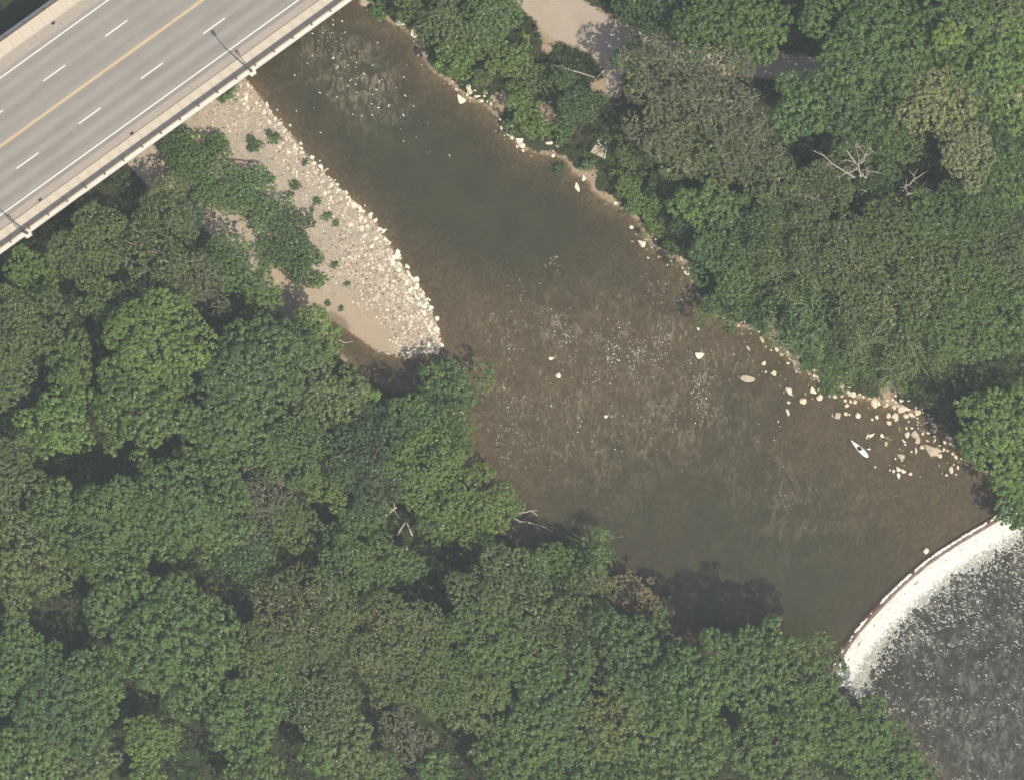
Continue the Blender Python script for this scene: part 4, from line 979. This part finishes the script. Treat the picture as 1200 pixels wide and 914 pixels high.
    tone = np.concatenate([np.repeat(r.random(n), k * 4), np.full(len(Vi), .2)])
    V = np.concatenate([V, Vi])
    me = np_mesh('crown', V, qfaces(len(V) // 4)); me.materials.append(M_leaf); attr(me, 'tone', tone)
    # trunk with limbs (unit: crown centre at z = 0, base at -R*1.25)
    mb = MB(); bz = -R * 1.35; tr = .05 * R + .05
    mb.tube([(0, 0, bz - .6), (0, 0, bz + .5), (.03 * R, .02 * R, -R * .35), (.02 * R, 0, R * .25)], [tr * 1.35, tr, tr * .75, tr * .3], 7)
    lim = min(len(P), int(9 + R))
    idx = r.choice(len(P), lim, replace=False)
    for i in idx:
        p = P[i] * .85; z0 = r.uniform(-.55, -.1) * R
        mid = np.array([p[0] * .45, p[1] * .45, z0 * .4 + p[2] * .5 - .05 * R]) + r.normal(0, .05 * R, 3)
        t0 = tr * .42
        mb.tube([(0, 0, z0), tuple(mid), tuple(p)], [t0, t0 * .6, t0 * .18 + .012], 4, False)
    tw = None
    if kind in 'sw':
        mt = mb; mb = MB()
        # fine bare twigs that show through the thin crown
        for i in r.choice(len(P), min(len(P), int(R * R * (3.6 if kind == 's' else .9))), replace=False):
            p = P[i].copy(); dr_ = r.normal(size=3); dr_[2] = abs(dr_[2]) * .3; dr_ += N[i] * .6; dr_ /= np.linalg.norm(dr_); q = [p - dr_ * .5 - np.array([0, 0, .2])]
            for s2 in range(3): q.append(q[-1] + dr_ * r.uniform(.3, .55)); dr_ = dr_ + r.normal(0, .35, 3); dr_ /= np.linalg.norm(dr_)
            mb.tube([tuple(v_) for v_ in q], [.035, .03, .022, .012], 3, False)
        tw = mb.mesh('twigs'); tw.materials.append(M_pbark); mb = mt
    tm = mb.mesh('trunk'); tm.materials.append(M_bark)
    _cache[key] = (me, tm, tw)
    return _cache[key]
TINT = {'g': (.096, .150, .036), 'd': (.077, .125, .034), 'l': (.125, .190, .038), 'o': (.118, .150, .044), 'k': (.064, .100, .038), 'p': (.20, .215, .082), 'y': (.20, .25, .05), 't': (.20, .16, .078), 'r': (.128, .138, .064), 'e': (.100, .160, .043)}
SIZES = [1.0, 2.2, 3.6, 5.2, 7.6]
_n = 0
def tree(px, py, rpx, kind, tint, ht, label, group, low=False):
    global _n; _n += 1
    R = rpx / PPM * (1.07 if kind != 'b' else 1.0)
    s0 = min(SIZES, key=lambda v: abs(math.log(v / R))); k = R / s0
    cme, tme, twm = crown(kind, s0, _n % (3 if s0 > 2 else 2))
    x, y = W(px, py, ht * .8); bz = tz(x, y)
    if low: bz = max(bz, -.05)
    rx = random.Random(_n * 13 + 5)
    root = empty('shrub' if kind == 'b' else 'tree', (x, y, bz), rx.uniform(0, 6.283))
    # crown top sits at ht
    zs = SPEC[kind]['zs']; cz = max(ht - R * zs * .85, R * .25)
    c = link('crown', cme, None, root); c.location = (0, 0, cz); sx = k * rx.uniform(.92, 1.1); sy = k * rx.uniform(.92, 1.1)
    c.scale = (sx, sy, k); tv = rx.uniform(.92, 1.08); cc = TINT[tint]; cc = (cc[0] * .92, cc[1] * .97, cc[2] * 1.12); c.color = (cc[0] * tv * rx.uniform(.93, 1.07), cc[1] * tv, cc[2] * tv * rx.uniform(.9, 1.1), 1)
    if kind != 'b' or R > 1.5:
        tk = link('trunk' if kind != 'b' else 'stems', tme, None, root); tk.location = (0, 0, cz); tk.scale = (sx, sy, max(k, cz / (s0 * 1.35)))
    if twm is not None:
        q = tag(link('twigs', twm, None, root), kind='stuff'); q.location = c.location; q.scale = c.scale
    tag(root, label, 'shrub' if kind == 'b' else 'tree', group)
    return root
LB = 'trees of the left bank wood'; RB = 'trees of the right bank wood'; SB = 'shrubs and small trees on the gravel bar'; RS = 'shrubs along the upper right bank'
TREES = '''
L
40 330 34 f l 6|light green ivy like crown just below the lower street lamp
108 288 42 f o 10.5|rounded olive crown close to the bridge right of the lower lamp
190 296 50 s o 11|loose olive crown between the bridge and the large gravel bar shrubs
192 240 30 f o 8|smaller olive crown under the bridge edge beside the sandy trail
126 352 26 m g 9|small clumpy crown in shadow below the rounded olive crown
272 312 38 f g 9|green crown along the left side of the sandy trail
240 330 30 s r 9|brownish thin crown left of the sandy trail with bare twigs
225 255 18 f k 5|small dark crown with pale twigs beside the sandy trail
180 412 62 m l 15|large bright coarse leaved crown, upper of two in mid left
168 482 50 m g 15|large coarse leaved crown right below the bright one in mid left
302 442 60 m e 15|large round bright green crown left of the backwater
262 505 48 m g 13|round green crown below and left of the large one by the backwater
26 382 48 f o 12|olive crown at the left edge level with the gravel bar tip
2 446 36 f o 12|olive crown cut by the left edge above the first dark hole
86 425 30 m g 11|clumpy crown between the left edge and the large bright crown
88 440 14 f l 12.5|small bright green top poking out left of the large bright crown
72 496 38 m l 12|light green crown right below the first dark hole at left
12 560 46 f o 13|wide olive crown at left edge above the long dark gap
125 618 64 m g 15|broad green crown below the curved dark gap in the left wood
206 588 62 m g 15|broad green crown right of the curved dark gap in the left wood
45 660 50 m o 13|wide olive crown at the left edge above the diagonal dark gap
245 612 40 m g 12|green crown at the right end of the broad left wood crowns
198 745 74 m g 17|largest round green crown in the lower left wood
142 716 28 m g 13|clumpy shoulder crown at upper left of the largest lower left crown
25 765 40 m g 12|green crown at left edge under the diagonal dark gap
68 824 58 m d 13|wide dark green crown near the lower left corner
118 796 38 m g 13|green crown between the corner tree and the largest lower left crown
34 886 46 m g 12|green crown in the lower left corner
104 896 36 m o 11|olive crown on the bottom edge with brown patch at its top
66 868 14 s t 11|small brown dying top near the lower left corner
180 862 27 m l 10|small bright green crown standing alone in the dark gap, bottom left
172 908 20 m l 8|small bright crown on the bottom edge under the lone bright one
294 826 44 m g 12|green crown right of the dark gap at bottom left
268 850 22 m g 11|small green crown on the right edge of the bottom left dark gap
302 908 34 m g 11|green crown on the bottom edge right of the dark gap
340 712 50 s o 13|loose olive pale flecked crown in the lower middle of the left wood
310 770 42 f o 12|olive crown under the pale flecked crown
395 735 38 s o 12|loose olive crown right of the pale flecked crown
462 756 66 f o 14|wide finely leaved olive crown in the lower middle
420 665 40 f g 11|green crown above the wide fine olive crown
478 660 22 f g 9|small round crown just below the V of broken trunks
380 812 44 f o 12|olive crown below the wide fine olive crown, left side
520 780 44 f g 13|green crown right of the wide fine olive crown
588 690 50 f o 14|tall olive crown on the left bank under the forked snag
575 745 42 m g 13|green crown below the tall olive crown under the snag
620 775 46 m g 13|green crown in the lower wood right of centre
548 812 42 m o 12|olive green crown above the bottom edge at centre left
476 862 34 s r 9|thin brownish crown with bare twigs in the bottom dark gap
408 872 38 m o 11|olive crown above the bottom edge right of the dark gap corner
374 880 24 m g 10|green crown above the bottom edge, left of the thin brown crown
448 905 26 m g 9|small green crown on the bottom edge below the thin brown crown
510 905 22 m g 8|small green crown on the bottom edge right of the thin brown crown
606 880 46 m g 12|green crown on the bottom edge near the centre
650 668 38 f g 11|green crown at the water edge right of the snag shadow
692 655 30 w e 7|feathery light green small tree reaching over the water
672 742 44 f o 14|long olive crown behind the feathery water edge tree
690 700 34 f o 13|olive crown between the feathery tree and the orange tree
740 765 50 m d 17|dark green crown beside the big tree shadow on the water
655 800 38 m d 13|dark green crown left of the dark crown by the shadow
716 836 44 m o 12|olive crown with brown twigs in the lower wood right of centre
756 815 26 m g 12|small green crown below the dark crown by the shadow
632 850 42 m g 12|green crown below centre with yellowish lower side
668 898 46 m g 11|green crown on the bottom edge right of centre
738 902 42 m g 11|green crown on the bottom edge below the olive twiggy crown
768 714 20 f t 8|orange tan small crown at the water edge, right one
740 688 20 f t 8|orange tan small crown at the water edge, left one
812 796 46 m e 19|coarse leaved crown jutting into the shadowed water, left one
878 778 46 m e 19|coarse leaved crown jutting into the shadowed water, middle one
942 792 46 m g 18|green crown beside the weir end
795 868 56 m g 13|wide even green crown on the bottom edge left of the small dark hole
878 836 13 m l 10|tiny bright crown on the rim of the small dark hole
908 870 46 m g 12|green crown on the bottom edge right of the small dark hole
958 852 44 m g 11|green crown below the weir end
1000 862 42 m g 10|green crown at the pool edge below the weir end
1040 892 40 m g 9|green crown sloping to the pool near the bottom edge
1076 910 24 m g 7|last small green crown at the pool on the bottom edge
928 906 30 m r 10|crown with rusty tips on the bottom edge below the weir
362 380 22 m l 9|bright green crown between the backwater and the gravel bar mud
380 406 22 m l 9|bright green crown overhanging the start of the backwater
386 464 38 f o 12|olive crown left of the bright backwater crown
418 462 21 m l 10|bright green crown ending at the dark gap beside the backwater
348 404 26 m e 10|green crown above the large round crown by the backwater
432 545 44 f k 12|dark finely leaved crown left of the river
436 500 26 f k 10|dark crown above the dark fine one beside the river trees
528 454 38 f e 8|grey green crown overhanging the water below the gravel bar tip
486 490 28 f g 11|green crown behind the grey green one below the bar tip
456 480 13 f d 8|small dark crown at the mouth of the backwater
500 552 44 f l 12|light green crown between the dark fine crown and the river
526 512 36 f g 11|green crown at the water edge above the light green one
554 596 44 f l 12|light green crown reaching over the river beside the forked snag
590 590 20 f l 8|small light green tip over the water above the snag
384 564 28 m l 9|small bright crown left of the dark fine crown
346 526 40 f g 12|green crown right of the round crown in mid left
300 585 40 s r 11|sparse pale twigged crown in mid left wood
345 612 30 f o 10|olive crown above the loose pale flecked crown
296 648 34 f d 9|dark crown left of the loose pale flecked crown
422 618 34 f g 9|green crown between the two pale log gaps
512 612 24 f g 8|low green crown behind the tree over the snag
310 352 18 m l 6|small bright tree beside the muddy end of the gravel bar
224 600 20 f r 12|rusty fringed crown among the broad left wood crowns
R
524 26 32 f o 8|olive bushy tree on the right bank nearest the bridge
484 10 19 f o 6|small olive bush tree by the shore boulders near the bridge
536 66 25 f l 7|light green tree overhanging the water below the bridge
578 18 34 f e 8|green tree left of the footpath at the top edge
680 128 26 f d 7|dark green tree below the fallen trunk by the path
662 98 15 f d 5|low dark tree beside the slim fallen trunk
745 8 28 f d 5|dark green tree right of the path at top edge
782 14 34 f d 9|dark green tree at top edge between path and clearing
752 80 28 m l 9|brighter green tree in the shadow over the path
792 98 52 s r 14|grey twiggy tree right of the shaded path
848 112 48 s r 14|grey twiggy tree left of the sunny path patch
778 148 38 s r 12|grey twiggy tree above the outfall bank
822 172 48 s o 13|grey olive twiggy tree above the bare soil patch
876 168 44 s r 13|grey twiggy tree below the sunny path patch
900 215 36 s o 12|thin olive tree between the twiggy trees and the dead tree
830 26 42 m g 13|green tree at top edge left of the wide dark gap
892 30 38 m g 13|green tree bordering the wide dark gap on its left
862 62 26 m g 12|green tree overhanging the sunny path patch
1018 44 62 m g 16|large coarse leaved crown right of the wide dark gap
990 80 36 m g 15|coarse leaved crown lower left of the large one by the gap
1066 62 44 m g 15|coarse leaved crown right of the large one by the gap
1104 44 17 m y 15.6|yellowish bright top in the upper right wood
1112 26 38 m g 14|green crown on the top edge right of the yellowish top
1172 16 36 m o 13|olive green crown at the upper right corner
1122 84 38 m g 14|green crown below the yellowish top
1182 68 40 m l 14|light green crown on the right edge near the upper corner
1184 124 36 m l 13|light green crown on the right edge beside the small sandy hole
1094 124 36 f p 15|pale yellow flecked crown, upper left of two
1126 182 34 f p 15|pale yellow flecked crown, lower right of two
936 126 34 m e 13|clumpy bright crown left of the dark greens above the dead tree
988 128 40 m d 13|dark green crown above the big dead tree
1040 128 36 m d 13|dark green crown left of the upper pale yellow crown
1050 172 30 f g 12|green crown left of the lower pale yellow crown
975 208 30 f o 8.5|low olive crown under the left arm of the big dead tree
1030 222 28 f d 8.5|low dark crown between the two dead trees
1012 172 26 f g 10.5|low green crown right behind the dead tree branches
950 238 40 f o 11.5|olive crown just below the big dead tree
900 262 32 f d 11|dark olive crown left of the willows
925 300 42 w o 12|streaky olive willow crown above the dark bank hollow
975 290 46 f o 13|olive crown in the middle of the right bank wood
1040 275 44 f o 13|olive crown below the small white dead tree
1088 258 36 f g 13|green crown right below the small white dead tree
1020 345 54 w o 13|large streaky willow crown in the right bank wood
955 372 50 w g 10|streaky willow crown nearest the stony right bank
1052 402 50 w o 11|streaky willow crown above the stone heap
1000 415 40 w g 9|low willow crown sweeping down to the stones
1096 320 46 f o 13|olive crown right of the large willow
1158 184 38 f d 13|dark green crown on the right below the sandy hole
1190 216 34 m g 13|green crown at right edge level with the dead trees
1140 248 42 f d 13|dark green crown right of the dead trees
1184 296 42 f o 13|paler olive crown at the right edge in mid height
1136 322 40 f g 13|green crown left of the paler right edge crown
1172 366 46 m g 13|green crown at right edge above the dark inlet
1112 382 42 f g 13|green crown above the left end of the dark inlet
1168 502 48 m l 9|big bright green crown at right edge below the dark inlet
1198 560 28 m l 7|bright green crown at right edge above the weir end
1190 600 22 m e 6|small green tree at the right end of the weir
812 242 24 m l 8|small light green tree above the river bank in mid right, left one
846 240 24 m e 9|small light green tree above the river bank in mid right, right one
832 296 28 f e 9|rounded green tree leaning to the river at mid right
870 288 34 f g 9|green tree right of the leaning rounded tree
866 330 34 f e 8|green tree above the shore stones at mid right
846 358 26 f e 5|lowest green tree dipping to the water at mid right
800 262 16 f k 5|dark small tree in the hollow above the white stones
G
228 190 40 b e 4|large round dark green shrub on the gravel bar next to the bridge
205 170 22 b d 3.4|shrub on the bridge side of the large round shrub
240 225 26 b e 3|shrub below the large round shrub on the gravel bar
250 172 14 b d 2|small shrub above the dark log on the gravel bar
288 222 34 b e 4|second large shrub on the gravel bar below the dark log
310 250 26 b e 3.4|shrub joining the second large one on the gravel bar
334 265 26 b d 3.2|dark shrub in the middle of the gravel bar strip
348 296 26 b d 3|dark shrub lower along the gravel bar strip
322 298 22 b e 2.2|low shrub left of the dark strip shrubs
352 320 20 b d 2.2|shrub near the lower end of the gravel bar strip
372 328 11 b l 1.6|small bright shrub ending the gravel bar strip
300 172 9 b d 1.4|separate small dark bush above the second large shrub
295 164 6 b d 1|tiny bush touching the separate small dark bush
322 163 8 b d 1|small bush midway between the dark bush and the river edge
316 157 5 b d .8|tiny tuft above the bush midway to the river edge
358 190 4.5 b d .6|lone tuft close to the river edge of the bar
346 217 7 b d .8|bush on the open gravel right of the strip
340 228 5 b d .7|tuft below the bush on the open gravel
372 236 6 b e .6|upper tuft of the row beside the driftwood
383 254 6.5 b e .6|middle tuft of the row beside the driftwood
394 262 4.5 b e .5|right tuft of the row beside the driftwood
366 246 4 b d .5|left tuft of the row beside the driftwood
352 272 4.5 b d .6|tuft at the edge of the dark strip shrubs
392 311 5 b d .6|grey tuft on the gravel above the sand
375 304 3.5 b d .5|brownish tuft left of the grey tuft above the sand
407 333 4 b d .5|dark tuft on the right side of the sand
384 356 4 b d .5|dark tuft nearest the mud
400 362 4 b d .5|dark tuft on the sand above the backwater
327 374 10 b l 2.2|small bright round bush beside the mud
266 108 14 b e 1.6|green weeds at the foot of the bridge by the river
S
600 68 27 b l 3.5|pale green shrub on slope left of the footpath
626 92 22 b o 3|pale shrub right of the slope shrub, below the dirt strip
610 116 20 b l 3|shrub above the upper right bank rocks
630 146 21 b l 3.2|bright shrub over the water on the small point
600 148 14 b d 2|dark shrub left of the bright point shrub
566 92 15 b o 2.6|greyish shrub behind the white block in the water
565 50 24 b o 3.4|grey shrub behind the tree overhanging the water
660 160 12 b e 2|green shrub between the point and the outfall
688 194 8 b e 1.6|low shrub right below the outfall apron
734 216 19 b l 2.4|green shrub right of the outfall
756 236 19 b l 2.4|green shrub in the middle of the green bank
772 264 18 b l 2.2|green shrub at the lower end of the green bank
740 244 10 b e 1.8|low shrub at the water side of the green bank
736 184 15 b o 2.4|grey green shrub above the shrub right of the outfall
782 214 22 b d 3|dark shrub left of the bare soil patch
786 288 14 b e 1.6|low shrub just above the white bank stones
655 198 8 b d 1|tiny dark shrub at the tip of the small point
945 428 10 b e 1|low green shrub among grass above the largest tan boulder
975 452 16 b e 1.4|low green shrub above the middle of the stony bank
858 384 7 b e 1|small green shrub at the water under the lowest mid right tree
445 10 14 b e 1.6|low shrub among the shore boulders by the bridge
'''
grp = None
for ln in TREES.strip().splitlines():
    ln = ln.strip()
    if len(ln) == 1: grp = {'L': LB, 'R': RB, 'G': SB, 'S': RS}[ln]; continue
    a, lab = ln.split('|'); p = a.split()
    tree(float(p[0]), float(p[1]), float(p[2]), p[3], p[4], float(p[5]), lab, grp, True)

# ---------------------------------------------------------------- undergrowth and grass: one mass
def mass(name, n, region, mask, cr, leaf, k, col, label, hi=.5):
    x, y = scatter(n, *region); ok = mask(x, y); x, y = x[ok], y[ok]; n = len(x)
    z = terr(x, y); P = np.stack([x, y, z + RNG.random(n) * hi], 1)
    d = RNG.normal(size=(n, k, 3)); d[..., 2] = np.abs(d[..., 2]); d /= np.linalg.norm(d, axis=2, keepdims=True)
    Q = P[:, None, :] + d * (cr * RNG.uniform(.3, 1, (n, k)))[..., None]
    Nn = d + RNG.normal(0, .4, (n, k, 3)); Nn[..., 2] = np.abs(Nn[..., 2]) + .2
    m = n * k; sz = leaf * RNG.uniform(.7, 1.3, m)
    V = quads(Q.reshape(-1, 3), Nn.reshape(-1, 3), sz, sz * .6)
    me = np_mesh(name, V, qfaces(m)); attr(me, 'tone', np.repeat(RNG.random(n), k * 4)); o = link(name, me, M_leaf); o.color = (*col, 1)
    return tag(o, kind='stuff', label=label)
def land_mask(x, y):
    d = sdist(x, y, RIVER); b = blobs(x, y, BARE)
    return (d > .9) & (sdist(x, y, BAR) > .4) & (sdist(x, y, PATH_W) > .35) & (RNG.random(len(x)) > b * 1.1) & (fbm(x, y, 3.5, 90) > .27)
mass('undergrowth', 30000, (-30, 1230, -30, 945), land_mask, .5, .26, 9, (.030, .046, .022), 'dark green undergrowth on the forest floor', .7)
def wood_mask(x, y):
    d = sdist(x, y, RIVER); b = blobs(x, y, BARE); px_, py_ = x * PPM + 600, 457 - y * PPM
    under = (py_ < 300 - .722 * px_ + 6)
    op = blobs(x, y, [(640, 70, 60, 1), (735, 235, 40, .8), (960, 440, 30, .8), (220, 245, 30, .6), (590, 90, 40, .6), (330, 355, 22, 1)])
    return (d > 1.5) & (sdist(x, y, BAR) > 1.0) & (sdist(x, y, PATH_W) > 1.2) & ~under & (RNG.random(len(x)) > b + op) & (fbm(x, y, 3.0, 95) > .42)
mass('understory', 26000, (-20, 1220, -20, 935), wood_mask, .38, .24, 12, (.085, .13, .038), 'leafy saplings and brambles under the trees', 3.2)
def grass_mask(x, y):
    d = sdist(x, y, RIVER); b = blobs(x, y, BARE)
    z = blobs(x, y, [(730, 10, 60, 1.2), (665, 70, 30, 1), (740, 235, 60, 1.1), (960, 440, 40, 1.1), (900, 400, 20, .8), (1010, 455, 30, 1), (600, 90, 60, .8), (540, 60, 50, .6), (220, 250, 50, .4), (290, 290, 40, .5)])
    return (d > .45) & (sdist(x, y, PATH_W) > .1) & (RNG.random(len(x)) < z * .8) & (RNG.random(len(x)) > b * .9)
mass('grass', 26000, (180, 1060, -20, 480), grass_mask, .25, .2, 5, (.095, .135, .045), 'green grass and weeds along the right bank and path', .15)

# ---------------------------------------------------------------- hazy air between the aircraft and the ground
hz = MB().box(-330, 330, -330, 330, -12, H + 6).build('haze', None)
t = NT('summer_haze'); v = t.n.new('ShaderNodeVolumePrincipled')
v.inputs['Color'].default_value = (.82, .91, .96, 1); v.inputs['Density'].default_value = HAZE_DENSITY; v.inputs['Anisotropy'].default_value = 0.0
t.l.new(v.outputs[0], t.out.inputs['Volume']); hz.data.materials.append(t.m)
tag(hz, kind='stuff', label='thin summer haze')
